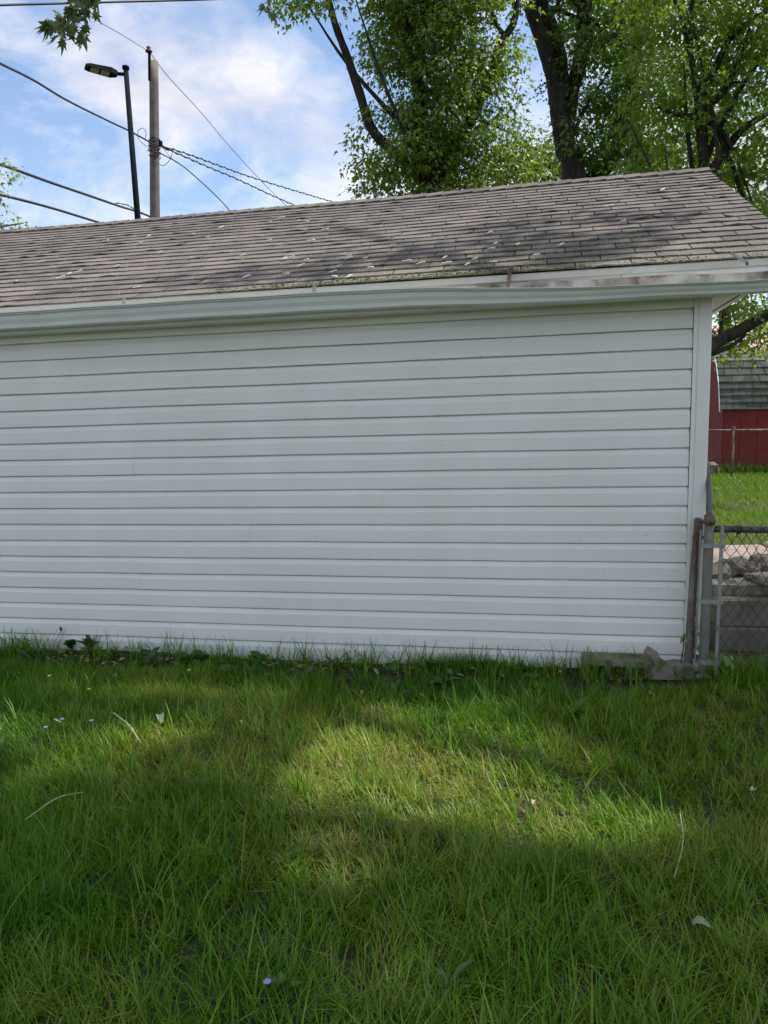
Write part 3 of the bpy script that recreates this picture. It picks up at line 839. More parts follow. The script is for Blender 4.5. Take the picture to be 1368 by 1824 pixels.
for i in range(12):
    q = MB(); q.box(sp(.2 + i * .383, -.008, wh / 2 + .02), (SX, SY, (0, 0, 1)), (.186, .008, wh / 2)); q.build('wall_board', M['red'], sw)
m_ = MB(); ring = [(0, -.1)] + [(max(a0, 0), b0 - .03) for a0, b0 in gp2] + [(DY, -.1)]
ring = [(min(a0, DY), b0) for a0, b0 in ring]
m_.add([sp(-.002, a0, b0) for a0, b0 in ring], [tuple(range(len(ring)))]); m_.build('gable_end', M['red'], shed); m_ = MB(); m_.add([sp(LX, a0, b0) for a0, b0 in ring], [tuple(range(len(ring)))[::-1]])
m_.build('gable_end', M['red'], shed)
m_ = MB()
for i in range(len(gp2) - 1):
    (a0, b0), (a1, b1) = gp2[i], gp2[i + 1]
    m_.add([sp(-.1, a0, b0), sp(LX + .1, a0, b0), sp(LX + .1, a1, b1), sp(-.1, a1, b1)], [(0, 1, 2, 3)])
sroof = m_.build('roof', M['shedroof'], shed)
rr = random.Random(2)
for i in range(3):
    (a0, b0), (a1, b1) = gp[i], gp[i + 1]
    rows = [4, 3, 3][i]
    for r_ in range(rows):
        y0, z0 = a0 + (a1 - a0) * r_ / rows, b0 + (b1 - b0) * r_ / rows; y1, z1 = a0 + (a1 - a0) * (r_ + 1) / rows, b0 + (b1 - b0) * (r_ + 1) / rows
        x = -.1 - .15 * (r_ % 2)
        while x < LX + .1 and x < 3.2:
            xa, xb = max(x, -.1) + .006, min(x + .3, LX + .1) - .006; l_ = .018 + rr.uniform(0, .012)
            dv = np.array([0, -l_, .012])
            if xb - xa > .04:
                V_ = [sp(xa, y0, z0) + dv, sp(xb, y0, z0) + dv, sp(xb, y1, z1) + dv * .35, sp(xa, y1, z1) + dv * .35, sp(xa, y0, z0), sp(xb, y0, z0)]
                mesh('shingle', V_, [(0, 1, 2, 3), (4, 5, 1, 0)], M['shedroof'], sroof)
            x += .3
m_ = MB()
for i in range(len(gp2) - 1):
    (a0, b0), (a1, b1) = gp2[i], gp2[i + 1]
    A0 = sp(-.115, a0 - .015, b0 + .01); B0 = sp(-.115, a1 - .015, b1 + .01); dn = np.array([0, 0, -.06])
    m_.add([A0, B0, B0 + dn, A0 + dn, A0 + SX * .02, B0 + SX * .02, B0 + dn + SX * .02, A0 + dn + SX * .02], [(3, 2, 1, 0), (4, 5, 6, 7), (0, 1, 5, 4), (2, 3, 7, 6), (1, 2, 6, 5), (0, 4, 7, 3)])
m_.build('rake_trim', M['shedwhite'], shed)
# grey stone at the shed corner
c_ = at(1263, 848, 16.9); rough_block('field_stone', (c_[0], c_[1], gz(c_[0], c_[1]) + .12), (.16, .15, .17), M['rubble'], 'rounded grey stone at the corner of the red shed', 'stone', .4, 2, .025, 77, None, .06)
# back fence before the shed
bf0 = at(1303, 850, 16.2); bf0[2] = gz(bf0[0], bf0[1])
bfen = empty('back_fence', tuple(bf0), 'thin brown pipe-and-wire fence in front of the red shed', 'fence')
for dx_ in (-2.4, 0, 2.4):
    p0 = bf0 + SX * dx_; p0[2] = gz(p0[0], p0[1]); m_ = MB(); m_.tube([p0 + (0, 0, -.1), p0 + (0, 0, 1.08)], .028, 8)
    po = m_.build('post', M['rusty'], bfen, True); m_ = MB(); m_.tube([p0 + (0, 0, 1.07), p0 + (0, 0, 1.13)], [.038, .03], 8); m_.build('cap', M['rusty'], po)
m_ = MB(); m_.tube([bf0 + SX * -2.5 + (0, 0, 1.05), bf0 + SX * 2.5 + (0, 0, 1.05)], .021, 8); m_.build('top_rail', M['rusty'], bfen, True)
chain_mesh(bf0 - SX * 1.4, bf0 + SX * 1.4, .05, 1.04, pitch=.09, r_=.0014, side=.03).build('chain_link_mesh', M['wire'], bfen)
# distant house with a pink roof
hb = at(1345, 720, 34.0); hb[2] = gz(hb[0], hb[1])
house = empty('neighbour_house', tuple(hb), 'pale house with pinkish roof showing past the shed roof', 'house')
hx = np.array([math.cos(R(12)), math.sin(R(12)), 0]); hy = np.array([-hx[1], hx[0], 0])
def hp(x, y, z): return hb + hx * x + hy * y + np.array([0, 0, z])
ez = at(1345, 638, 34)[2] - hb[2]; tz = at(1345, 600, 34)[2] - hb[2]
m_ = MB(); m_.add([hp(x, y, z) for x in (-1.1, 8) for y in (0, 7) for z in (-.2, ez)], [(0, 1, 5, 4), (2, 6, 7, 3), (0, 2, 3, 1), (4, 5, 7, 6)]); hw = m_.build('wall', M['housewhite'], house)
for x in (.3, 2.8, 5.4):
    m_ = MB(); m_.box(hp(x + .5, -.02, ez - 1.2), (hx, hy, (0, 0, 1)), (.5, .03, .65)); w_ = m_.build('window', M['shedwhite'], house)
    m_ = MB(); m_.box(hp(x + .5, -.05, ez - 1.2), (hx, hy, (0, 0, 1)), (.42, .01, .57)); m_.build('pane', M['winglass'], w_)
m_ = MB(); m_.add([hp(-.9, -.4, ez - .05), hp(8.4, -.4, ez - .05), hp(8.4, 3.5, tz + .9), hp(-.1, 3.5, tz + .9), hp(-.9, 7.4, ez - .05), hp(8.4, 7.4, ez - .05)], [(0, 1, 2, 3), (3, 2, 5, 4)])
hr_ = m_.build('roof', M['pinkroof'], house)
for i in range(24):
    x = -.6 + i * .38; m_ = MB(); a0 = hp(x, -.4, ez - .03); b0 = hp(x + .02, 3.5, tz + .92); m_.tube([a0, b0], .02, 4); m_.build('roof_rib', M['pinkroof'], hr_)
m_ = MB(); m_.add([hp(-1.12, 0, ez), hp(-1.12, 7, ez), hp(-1.12, 3.5, tz + .8)], [(0, 1, 2)]); m_.build('gable', M['housewhite'], house)

# ------------------------------------------------------------------ lamp post, utility pole, wires
lb = at(245, 385, 20.0); lt_ = at(224, 122, 20.0)
lb0 = lb + (lb - lt_) * (lb[2] / (lt_[2] - lb[2])) ; lb0[2] = gz(lb0[0], lb0[1])
lamp = empty('street_lamp', tuple(lb0), 'dark slim street lamp post with one flat lamp head', 'street lamp')
m_ = MB(); m_.tube([lb0, lb, lt_], [.095, .078, .062], 14); m_.build('pole', M['lamp'], lamp, True)
m_ = MB(); m_.tube([lt_ + (0, 0, -.02), lt_ + (0, 0, .05), lt_ + (0, 0, .07)], [.088, .088, .05], 14); m_.build('pole_cap', M['lamp'], lamp, True)
aA = lt_ + (0, 0, -.14); aB = aA + np.array([-.26, -.02, .01])
m_ = MB(); m_.tube([aA, aB], .042, 10); m_.build('arm', M['lamp'], lamp, True)
# head: flat tapered box that reaches left and towards the lawn, underside visible
hx_ = np.array([-.86, -.50, .02]); hx_ /= np.linalg.norm(hx_); hy_ = np.array([-.5, .86, 0]); hz_ = np.array([0, 0, 1.]); hy_ = np.cross(hz_, hx_)
h0 = aB - hx_ * .04
V_ = []
for l_, w_, zt, zb in ((0, .09, .055, -.05), (.16, .17, .075, -.06), (.66, .17, .05, -.035), (.76, .13, .03, -.025)):
    for a0, b0 in ((-w_, zb), (w_, zb), (w_ * .85, zt), (-w_ * .85, zt)): V_.append(h0 + hx_ * l_ + hy_ * a0 + hz_ * b0)
F_ = [(0, 1, 2, 3), (15, 14, 13, 12)] + [(i * 4 + j, i * 4 + 4 + j, i * 4 + 4 + (j + 1) % 4, i * 4 + (j + 1) % 4) for i in range(3) for j in range(4)]
head = mesh('lamp_head', V_, F_, M['lamp'], lamp)
for l_ in (.30, .54):
    m_ = MB(); c_ = h0 + hx_ * l_ + hz_ * (-.062 + (l_ - .16) * .05); m_.box(c_, (hx_ + hz_ * .05, hy_, hz_), (.10, .14, .008)); m_.build('lens', M['lens'], head)

ub = at(276, 388, 24.0); ut = at(274, 110, 24.0)
ud = (ut - ub) / (ut[2] - ub[2]); ub0 = ub - ud * ub[2]
pole = empty('utility_pole', tuple(ub0), 'weathered wooden utility pole with pole-top insulator', 'utility pole')
m_ = MB(); m_.tube([ub0 + ud * (ut[2] - ub0[2]) * k_ for k_ in (0, .3, .6, .8, .95, 1)], [.19, .175, .155, .145, .138, .136], 14); m_.build('pole', M['polewood'], pole, True)
br = ut + np.array([-.11, -.10, 0])
m_ = MB(); m_.box(br + (0, 0, -.18), ((1, 0, 0), (0, 1, 0), ud / np.linalg.norm(ud)), (.035, .03, .40)); m_.build('bracket', M['lamp'], pole)
m_ = MB(); m_.tube([br + (0, 0, z) for z in (.20, .23, .26, .29, .31, .35, .37, .40)], [.05, .10, .11, .07, .045, .07, .065, .03], 12); m_.build('insulator', M['porcelain'], pole, True)
def wpath(pts, n=8): return curve([at(*p) for p in pts], n)
hub = [(273, 258, 23.8)]
random.seed(12)
for k_ in range(5):         # coil of tie wire and rack at the cable attachment
    z_ = at(274, 250 + 7 * k_, 24)[2]; c_ = ub0 + ud * (z_ - ub0[2]); P = []
    for j in range(15):
        t_ = j / 14 * 6.6; P.append(c_ + np.array([.17 * math.cos(t_), .17 * math.sin(t_), .05 * math.sin(t_ * 1.5 + k_)]))
    m_ = MB(); m_.tube(P, .014, 5); m_.build('tie_wire', M['cable'], pole)
for pts in ([(262, 262, 23.7), (247, 248, 23.7), (246, 234, 23.7), (254, 228, 23.7), (260, 236, 23.7), (258, 248, 23.7)],
            [(268, 270, 23.7), (276, 286, 23.7), (290, 295, 23.7), (300, 288, 23.7), (306, 276, 23.7), (307, 268, 23.7)],
            [(283, 258, 23.7), (292, 266, 23.7), (302, 278, 23.7), (312, 288, 23.7), (318, 291, 23.7)],
            [(262, 270, 23.7), (268, 262, 23.7), (280, 260, 23.7), (288, 252, 23.7)]):
    m_ = MB(); m_.tube(wpath(pts, 5), .009, 5); m_.build('loose_wire', M['cable'], pole)
m_ = MB(); c_ = at(286, 256, 23.75); m_.box(c_, ((1, 0, 0), (0, 1, 0), (0, 0, 1)), (.05, .04, .08)); m_.build('clamp', M['lamp'], pole)
def wire(pts, r_, label, n=10, twist=False):
    P = wpath(pts, n); m_ = MB(); m_.tube(P, r_, 6)
    if twist:
        Q = []; acc = 0
        P2 = wpath(pts, n * 5)
        for i, p in enumerate(P2):
            if i: acc += np.linalg.norm(p - P2[i - 1])
            t_ = acc * 9; Q.append(p + np.array([.4 * math.cos(t_), .3 * math.cos(t_), math.sin(t_)]) * r_ * 1.9)
        m_.tube(Q, r_ * .8, 5)
    o = m_.build('overhead_cable', M['cable'], None, True, loc=tuple(P[0]))
    return tag(o, label, 'cable', 'overhead cables and wires')
wire([(-60, 12, 7.6), (0, 9, 8), (110, 6, 8.6), (200, 3.5, 9.2), (370, -1, 10.2), (520, -8, 11)], .0125, 'thick dark cable crossing the very top left of the sky')
wire([(-60, 84, 12.6), (0, 113, 14), (60, 143, 15.8), (120, 179, 17.8), (190, 214, 20.4), (232, 234, 22), (272, 256, 23.8)], .024, 'thick drooping cable from upper left to the middle of the pole')
wire([(-80, 272, 13.5), (0, 293, 15), (90, 325, 17), (160, 349, 19), (215, 368, 21), (245, 377, 22.5), (268, 386, 23.7)], .030, 'upper of two thick cables low at the left above the roof', twist=False)
wire([(-80, 332, 13), (0, 347, 14.5), (90, 370, 16.5), (175, 396, 19), (240, 415, 21)], .028, 'lower of two thick cables low at the left above the roof')
wire([(205, 362, 21), (222, 364, 21.6), (240, 372, 22.4), (262, 384, 23.7)], .010, 'thin wire wrapped beside the lamp post just above the roof', twist=True)
wire([(120, 0, 17), (158, 28, 18.5), (210, 58, 21), (266, 92, 23.9)], .008, 'thin wire reaching the pole-top insulator from the upper left')
wire([(266, 92, 23.9), (300, 137, 25.5), (355, 197, 28), (410, 262, 31), (465, 322, 34), (512, 368, 37), (560, 410, 40)], .011, 'thin wire falling from the pole-top insulator to the right')
wire([(284, 259, 23.9), (330, 273, 25.5), (385, 293, 28), (440, 313, 31), (500, 332, 34), (560, 350, 37), (598, 361, 39), (660, 378, 42)], .017, 'upper twisted cable sloping right from the pole', twist=True)
wire([(284, 260, 23.9), (320, 275, 25.3), (370, 297, 27.8), (420, 318, 30.4), (480, 346, 33.5), (528, 367, 36), (600, 398, 40)], .017, 'lower twisted cable sloping right from the pole', twist=True)
wire([(280, 270, 23.9), (320, 292, 25), (355, 321, 26.4), (390, 354, 27.8), (412, 378, 29), (440, 408, 30)], .017, 'single dark cable dropping steeply right from the pole to the roof line')

# ------------------------------------------------------------------ trees
LEAF6 = np.array([(0, 0), (.40, .18), (.20, .36), (.46, .66), (.16, .60), (0, 1.0), (-.16, .60), (-.46, .66), (-.20, .36), (-.40, .18)])
LEAFS = np.array([(0, 0), (.36, .30), (.14, .42), (0, 1.0), (-.14, .42), (-.36, .30)])
def leaf_mesh(P, dirs, nrm, size, shape):
    """batch of flat leaves: base points P, tip directions, normals"""
    d_ = dirs / np.linalg.norm(dirs, axis=1, keepdims=True)
    sd_ = np.cross(d_, nrm); sd_ /= np.linalg.norm(sd_, axis=1, keepdims=True) + 1e-9
    nn = np.cross(sd_, d_)
    k_ = len(shape); n_ = len(P)
    bend = -.22 * (shape[:, 1] ** 2) - .18 * np.abs(shape[:, 0])
    V_ = P[:, None, :] + size[:, None, None] * (sd_[:, None, :] * shape[None, :, 0, None] + d_[:, None, :] * shape[None, :, 1, None] + nn[:, None, :] * bend[None, :, None])
    F_ = (np.arange(n_) * k_)[:, None] + np.arange(k_)[None, :]
    return V_.reshape(-1, 3), F_
def foliage(blobs, density, per, leaf, seed, tmean=.45, droop=.5, shape=LEAFS, keep=None, clump=3.1):
    """lobes filled with layered leaf clumps: each clump a drooping tuft whose leaves face outwards and up"""
    g_ = np.random.default_rng(seed)
    CC = []; QQ = []
    for c_, (rx, ry, rz), dn in blobs:
        vol = 4.19 * rx * ry * rz; n_ = max(2, int(vol * density * dn + g_.random()))
        q = g_.normal(size=(n_, 3)); q /= np.linalg.norm(q, axis=1, keepdims=True)
        rad = g_.random(n_) ** .45 * (1 + .10 * g_.normal(size=n_))
        CC.append(c_ + q * rad[:, None] * np.array([rx, ry, rz])); QQ.append(q)
    C_ = np.concatenate(CC); Q_ = np.concatenate(QQ)
    if keep is not None:
        ok = keep(C_); C_, Q_ = C_[ok], Q_[ok]
    n_ = len(C_); R_ = leaf * clump * g_.uniform(.6, 1.35, n_); ct = g_.normal(tmean, .13, n_)
    cnt = np.maximum(8, (per * (R_ / (leaf * clump)) ** 2).astype(int))
    idx = np.repeat(np.arange(n_), cnt); N = len(idx)
    q2 = g_.normal(size=(N, 3)); q2 += Q_[idx] * .5; q2[:, 2] += .35; q2 /= np.linalg.norm(q2, axis=1, keepdims=True)
    f_ = g_.uniform(.35, 1.08, N)
    P = C_[idx] + q2 * (R_[idx] * f_)[:, None] * np.array([1.05, 1.05, .62])
    hd = np.hypot(q2[:, 0], q2[:, 1]) * f_
    P[:, 2] -= droop * .55 * R_[idx] * hd ** 2
    P += g_.normal(size=(N, 3)) * leaf * .22
    D = q2 * np.array([1, 1, .2]) * .8 + g_.normal(size=(N, 3)) * .38; D[:, 2] -= droop * 1.1
    Nn = q2 * .75 + g_.normal(size=(N, 3)) * .38; Nn[:, 2] += .75
    T = ct[idx] + g_.normal(0, .12, N) + .10 * (q2[:, 2])
    Z_ = leaf * g_.uniform(.65, 1.25, N)
    if keep is not None:
        ok = keep(P, True); P, D, Nn, T, Z_ = P[ok], D[ok], Nn[ok], T[ok], Z_[ok]
    V_, F_ = leaf_mesh(P, D, Nn, Z_, shape)
    return V_, F_, np.repeat(np.clip(T, 0, 1), len(shape))
def B(px, py, dep, r_, dn=1.0, fl=1.0): return (at(px, py, dep), (r_, r_, r_ * fl), dn)
def limb(name, pts, rad, mat_, parent, n=6, sides=9):
    P = curve([np.asarray(p, float) for p in pts], n); rr_ = np.interp(np.linspace(0, 1, len(P)), np.linspace(0, 1, len(rad)), rad)
    m_ = MB(); m_.tube(P, list(rr_), sides, jit=.07); return m_.build(name, mat_, parent, True)
def tree(name, base_px, dep, label, trunk, limbs, blobs, mat_leaf, seed, dens=26, per=16, leaf=.115, tmean=.45, bark='bark', group=None, droop=.5, extra_twigs=0):
    t0 = at(base_px, 900, dep); t0[2] = gz(t0[0], t0[1])
    tr_ = empty(name, tuple(t0), label, 'tree', group)
    pts = [t0 + (0, 0, -.1)] + [at(*p) for p in trunk[0]]
    limb('trunk', pts, trunk[1], M[bark], tr_, 6, 12)
    for pp, rd_ in limbs: limb('limb', [at(*p) for p in pp], rd_, M[bark], tr_)
    g_ = random.Random(seed)
    cen = [b_[0] for b_ in blobs]
    for i in range(extra_twigs):      # thin inner branches towards the lobes
        c_ = g_.choice(cen); s_ = pts[g_.randrange(1, len(pts))]
        mid = (s_ + c_) / 2 + np.array([g_.uniform(-.3, .3), g_.uniform(-.3, .3), g_.uniform(-.1, .4)])
        limb('branch', [s_, mid, c_ + np.array([g_.uniform(-.3, .3), 0, g_.uniform(0, .4)])], [.05, .03, .01], M[bark], tr_, 4, 6)
    V_, F_, T = foliage(blobs, dens, per, leaf, seed, tmean, droop)
    mesh('crown', V_, F_, M[mat_leaf], tr_, tint=T)
    return tr_

# tree with the leafy column left of the roof end
D1 = 14.0
tree('maple_tree', 762, D1, 'dense leafy maple column standing behind the middle of the garage roof', ([(770, 345, D1), (750, 260, D1), (745, 150, D1), (755, 0, D1), (765, -160, D1)], [.20, .17, .14, .10, .07, .04]),
     [([(775, 350, D1), (735, 300, D1 + .1), (668, 238, D1), (640, 165, D1), (618, 100, D1 - .1), (596, 40, D1 - .2), (578, -30, D1 - .2), (560, -120, D1)], [.10, .10, .085, .08, .07, .06, .05, .035]),
      ([(768, 330, D1), (830, 230, D1), (868, 140, D1), (890, 80, D1), (915, 40, D1), (922, -20, D1), (915, -90, D1)], [.12, .10, .085, .075, .06, .05, .03]),
      ([(750, 250, D1), (742, 170, D1 - .2), (730, 80, D1 - .3), (720, -20, D1 - .3)], [.08, .06, .05, .03]),
      ([(900, 65, D1), (880, 35, D1), (872, -10, D1)], [.04, .03, .02])],
     [B(760, 50, D1, 1.05), B(700, 85, D1, .62), B(830, 60, D1, .95), B(668, 130, D1, .33, .8), B(870, 95, D1, .5, .7), B(905, 125, D1, .30, .6), B(715, 190, D1, .72), B(800, 175, D1, 1.0), B(865, 195, D1, .6), B(905, 215, D1, .35, .8),
      B(700, 270, D1, .62), B(770, 285, D1, 1.0), B(850, 290, D1, .95), B(660, 300, D1, .42, .9), B(640, 285, D1, .25, .7), B(675, 330, D1, .4), B(725, 335, D1, .7), B(905, 270, D1, .5), B(930, 300, D1, .45), B(760, -70, D1, 1.5), B(830, -200, D1 + 1, 2.0, .7),
      B(672, 20, D1, .40, .9), B(690, -40, D1, .7), B(545, 10, D1 - 1, .22, 1.6), B(585, 2, D1 - 1, .26, 1.6), B(524, 8, D1 - 1, .14, 2.5), B(610, -20, D1 - 1, .3, 1.2), B(560, -60, D1 - 1, .6, .7), B(905, 20, D1, .35, .4)],
     'leaf_maple', 41, 17, 48, .105, .48, extra_twigs=5)
# low sunlit tree further off, in the gap
D2 = 22.0
tree('young_tree', 955, D2, 'low yellow-green sunlit tree in the gap behind the roof', ([(955, 340, D2), (950, 300, D2), (940, 260, D2)], [.10, .08, .05, .03]), [],
     [B(915, 255, D2, .75, .8), B(955, 270, D2, .85, .8), B(900, 310, D2, 1.0), B(960, 320, D2, 1.1), B(1000, 300, D2, .7, .7), B(935, 225, D2, .45, .6), B(985, 245, D2, .4, .5), B(1030, 330, D2, .9), B(860, 330, D2, .9)],
     'leaf_bright', 43, 6, 44, .13, .6, extra_twigs=6)
# great forked trunk
D3 = 16.0
tree('maple_tree', 1022, D3, 'large maple with thick dark forked trunk behind the roof', ([(1022, 330, D3), (1008, 270, D3), (995, 200, D3), (985, 140, D3), (965, 70, D3), (942, 0, D3), (930, -90, D3)], [.27, .235, .205, .175, .15, .14, .13, .10]),
     [([(1008, 270, D3), (1015, 200, D3 + .1), (1022, 150, D3 + .1), (1040, 80, D3 + .1), (1040, 0, D3 + .2), (1045, -100, D3 + .2)], [.13, .13, .15, .155, .16, .14]),
      ([(1005, 175, D3), (1000, 110, D3), (985, 50, D3), (960, -10, D3), (945, -60, D3)], [.12, .12, .11, .10, .08]),
      ([(1040, 330, D3 + .5), (1085, 290, D3 + .5), (1115, 215, D3 + .5), (1128, 120, D3 + .5), (1150, 20, D3 + .5)], [.16, .17, .15, .12, .09])],
     [B(1065, 50, D3, .95), B(1105, 110, D3, .95), B(1060, 140, D3, .55, .9), B(1080, 200, D3, .85), B(1060, 265, D3, .55), B(1110, 280, D3, .9), B(1150, 220, D3, .9), B(1160, 310, D3, .8), B(975, 145, D3, .20, .7), B(1035, 225, D3 + .6, .5), B(1000, 245, D3 - .1, .25, .6), B(1000, 15, D3 + 1, .6, .6), B(1120, 20, D3, .9),
      B(1090, -90, D3, 1.6), B(990, -110, D3, 1.1, .7), B(1175, 130, D3, .8), B(1045, 300, D3 + .4, .35, .7), B(1015, 180, D3 - .4, .3, .9), B(1008, 110, D3 - .4, .28, .8), B(1020, 240, D3 - .4, .25, .8), B(925, -70, D3, .6, .7)],
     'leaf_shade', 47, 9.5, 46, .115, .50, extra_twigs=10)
# near right tree with bright drooping foliage
D4 = 11.0
tree('maple_tree', 1238, D4, 'bright green drooping maple above the right end of the roof', ([(1243, 640, D4), (1252, 420, D4), (1253, 290, D4), (1246, 210, D4), (1252, 160, D4)], [.13, .11, .095, .075, .06, .05]),
     [([(1252, 165, D4), (1272, 125, D4), (1300, 70, D4), (1340, 35, D4), (1400, 0, D4)], [.06, .05, .04, .032, .02]),
      ([(1250, 180, D4), (1232, 110, D4), (1230, 40, D4), (1236, -40, D4)], [.05, .04, .03, .02]),
      ([(1248, 200, D4), (1290, 160, D4), (1320, 100, D4), (1335, 50, D4)], [.06, .05, .035, .02]),
      ([(1253, 330, D4), (1290, 270, D4), (1330, 225, D4), (1390, 190, D4)], [.07, .06, .05, .03]),
      ([(1240, 668, D4), (1268, 618, D4), (1310, 592, D4), (1350, 570, D4), (1420, 528, D4 - .3), (1500, 470, D4 - .6)], [.095, .09, .087, .084, .08, .07]),
      ([(1282, 604, D4), (1286, 570, D4), (1292, 540, D4)], [.035, .025, .012])],
     [B(1185, 100, D4, .55), B(1240, 50, D4, .65), B(1330, 40, D4, .7), B(1150, 150, D4, .38), B(1185, 200, D4, .50), B(1270, 130, D4 + .4, .6, .9), B(1345, 150, D4, .7), B(1140, 240, D4, .38), B(1205, 270, D4, .50), B(1290, 245, D4 + .3, .6), B(1350, 270, D4, .6), B(1260, 320, D4 + .8, .6), B(1150, 300, D4 + .3, .45), B(1330, 350, D4, .5), B(1368, 390, D4, .5),
      B(1300, -90, D4, 1.3), B(1180, -60, D4, .9), B(1440, 120, D4, 1.1), B(1430, 300, D4, .9), B(1215, 150, D4 - .2, .42), B(1365, 60, D4, .6),
      B(1295, 540, D4 + .3, .24, 1.0), B(1335, 545, D4 + .3, .28, 1.0), B(1310, 575, D4 + .5, .24, .9), B(1350, 600, D4 + .2, .24, .9), B(1290, 618, D4 + .5, .17, .8), B(1330, 620, D4 + .3, .16, .8), B(1400, 560, D4, .5), B(1372, 530, D4, .4)],
     'leaf_maple', 53, 15, 46, .095, .60, extra_twigs=12)
# leafy backdrop further away behind the right trees
D5 = 26.0
for i, (px, pys, lb_, rr_) in enumerate([(1130, (330, 270, 200, 130, 40, -60), 'tall dark tree filling the gap behind the forked maple', 1.9), (1290, (420, 330, 240, 150, 60, -40), 'tall dark tree behind the drooping maple at the right', 2.1), (1390, (620, 560, 470, 360, 240, 100), 'tall tree at the right edge far behind the garage', 2.0), (800, (360, 300, 230), 'dark round tree far behind the leafy maple column', 1.3)]):
    tree('background_tree', px, D5 + i, lb_, ([(px, p, D5 + i) for p in pys], [.2] * 3 + [.15, .12, .1]), [],
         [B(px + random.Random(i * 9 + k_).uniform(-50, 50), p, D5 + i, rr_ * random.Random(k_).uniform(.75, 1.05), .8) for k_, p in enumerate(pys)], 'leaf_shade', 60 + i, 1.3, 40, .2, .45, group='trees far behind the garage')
# tree just outside the left edge, only its tips in view
D6 = 12.0
tree('maple_tree', -330, D6, 'yellow-green tree whose leaf tips enter at the left edge', ([(-320, 500, D6), (-260, 380, D6), (-200, 300, D6), (-180, 200, D6)], [.2, .17, .12, .09, .06]),
     [([(-260, 390, D6), (-120, 402, D6), (-20, 405, D6), (50, 396, D6)], [.06, .04, .02, .008]), ([(-200, 300, D6), (-90, 305, D6), (-8, 292, D6)], [.05, .03, .008]), ([(-200, 320, D6), (-90, 350, D6), (-8, 348, D6)], [.05, .03, .008])],
     [B(-14, 300, D6, .22, 1.4), B(-12, 350, D6, .15, 1.6), B(0, 396, D6, .17, 1.6, .5), B(34, 395, D6, .14, 2.0, .6), B(-120, 320, D6, .7), B(-130, 410, D6, .6), B(-220, 250, D6, 1.0), B(-260, 380, D6, .9)],
     'leaf_bright', 71, 90, 24, .09, .75, bark='barkpale')

# ------------------------------------------------------------------ the maple overhead that shades the lawn
sunv = np.array(TOSUN)
SPOTS = [(-.17, 3.35, .17, .20), (-.30, 2.85, .13, .16), (.42, 3.30, .26, .22), (.20, 3.05, .16, .14), (.72, 3.02, .20, .16), (.62, 2.65, .10, .12), (-.17, 2.50, .10, .16), (-2.05, 3.62, .16, .10), (.25, 2.75, .10, .10), (.93, 2.72, .12, .12), (-1.2, 3.5, .09, .06), (-1.55, 3.1, .07, .06)]  # lawn patches where crown gaps are cut to let sun through
TUFTS = ((1.08, .95, .24), (.95, .62, .20), (.62, 1.0, .18), (.72, .40, .24), (.30, .85, .16), (.20, .35, .22), (-.05, .75, .14), (1.45, .40, .20), (2.12, .45, .22), (2.0, .15, .16), (2.55, .22, .18), (3.0, .18, .2), (3.9, .22, .18), (4.3, .7, .12), (.45, .12, .2), (1.2, .2, .18))  # roof patches shadowed by leaf clumps added out of view
def keep(P, fine=False):
    x_, y_, z_ = proj(P)
    m_ = 12 if fine else 60
    vis = (z_ > 0) & (x_ > -m_) & (x_ < 1368 + m_) & (y_ > -m_) & (y_ < 1900)
    k_ = (P[:, 2] - .05) / sunv[2]; L_ = P - k_[:, None] * sunv
    hole = np.zeros(len(P), bool)
    for a0, b0, rx, ry in SPOTS:
        e = (.11 if fine else .24)
        hole |= ((L_[:, 0] - a0) / (rx + e)) ** 2 + ((L_[:, 1] - b0) / (ry + e)) ** 2 < 1
    # keep most of the roof in sun: leave the air above it open, except a few tufts
    kr = (P[:, 2] - 2.9) / sunv[2]; Q = P - kr[:, None] * sunv - O
    t_ = Q @ NX; s_ = Q @ (UX / np.linalg.norm(UX))
    roofhit = (t_ > -.25) & (t_ < 3.2) & (s_ > -.8) & (s_ < 8)
    tuft = np.zeros(len(P), bool)
    for a0, b0, r0 in TUFTS:
        tuft |= ((s_ - a0) / (r0 * 1.5)) ** 2 + ((t_ - b0) / r0) ** 2 < 1
    return ~vis & ~hole & ~(roofhit & ~tuft)
fb_ = np.array([5.3, 1.9, gz(5.3, 1.9)])
fm = empty('maple_tree', tuple(fb_), 'silver maple over the lawn, its hanging leaf sprays at the top edge', 'tree')
limb('trunk', [fb_ + (0, 0, -.1), fb_ + (-.05, .05, 1.5), fb_ + (-.15, .2, 3.2), fb_ + (-.5, .5, 4.8)], [.34, .28, .25, .21], M['bark'], fm, 6, 14)
fk = fb_ + np.array([-.5, .5, 4.8])
for tip, r0 in (((0.3, 4.6, 7.2), .11), ((-1.4, 3.4, 6.8), .11), ((2.6, 6.6, 8.2), .10), ((7.4, 4.8, 8.6), .12), ((2.2, 1.2, 7.8), .11), ((5.4, -1.0, 8.8), .12), ((4.3, 4.0, 9.8), .13), ((-2.6, 4.3, 5.9), .09)):
    tip = np.array(tip); mid = (fk + tip) / 2 + np.array([0, 0, .6]); limb('limb', [fk + (0, 0, -.2), mid, tip], [r0, r0 * .6, .02], M['bark'], fm)
cb_ = []
g_ = np.random.default_rng(5)
for i in range(440):  # crown clumps placed by where their shadow lands on the lawn
    lx, ly = [(g_.uniform(-3.6, 3.4), g_.uniform(.3, 5.6)), (g_.uniform(-2.2, 2.0), g_.uniform(1.2, 2.5)), (g_.uniform(-3.6, -.35), g_.uniform(2.4, 4.3)), (g_.uniform(.9, 2.6), g_.uniform(2.4, 4.2))][i % 4]; h_ = g_.uniform(5.6, 8.4)
    p = np.array([lx, ly, 0]) + sunv * (h_ / sunv[2])
    cb_.append((p, (g_.uniform(.45, .75),) * 2 + (g_.uniform(.28, .42),), 1.0))
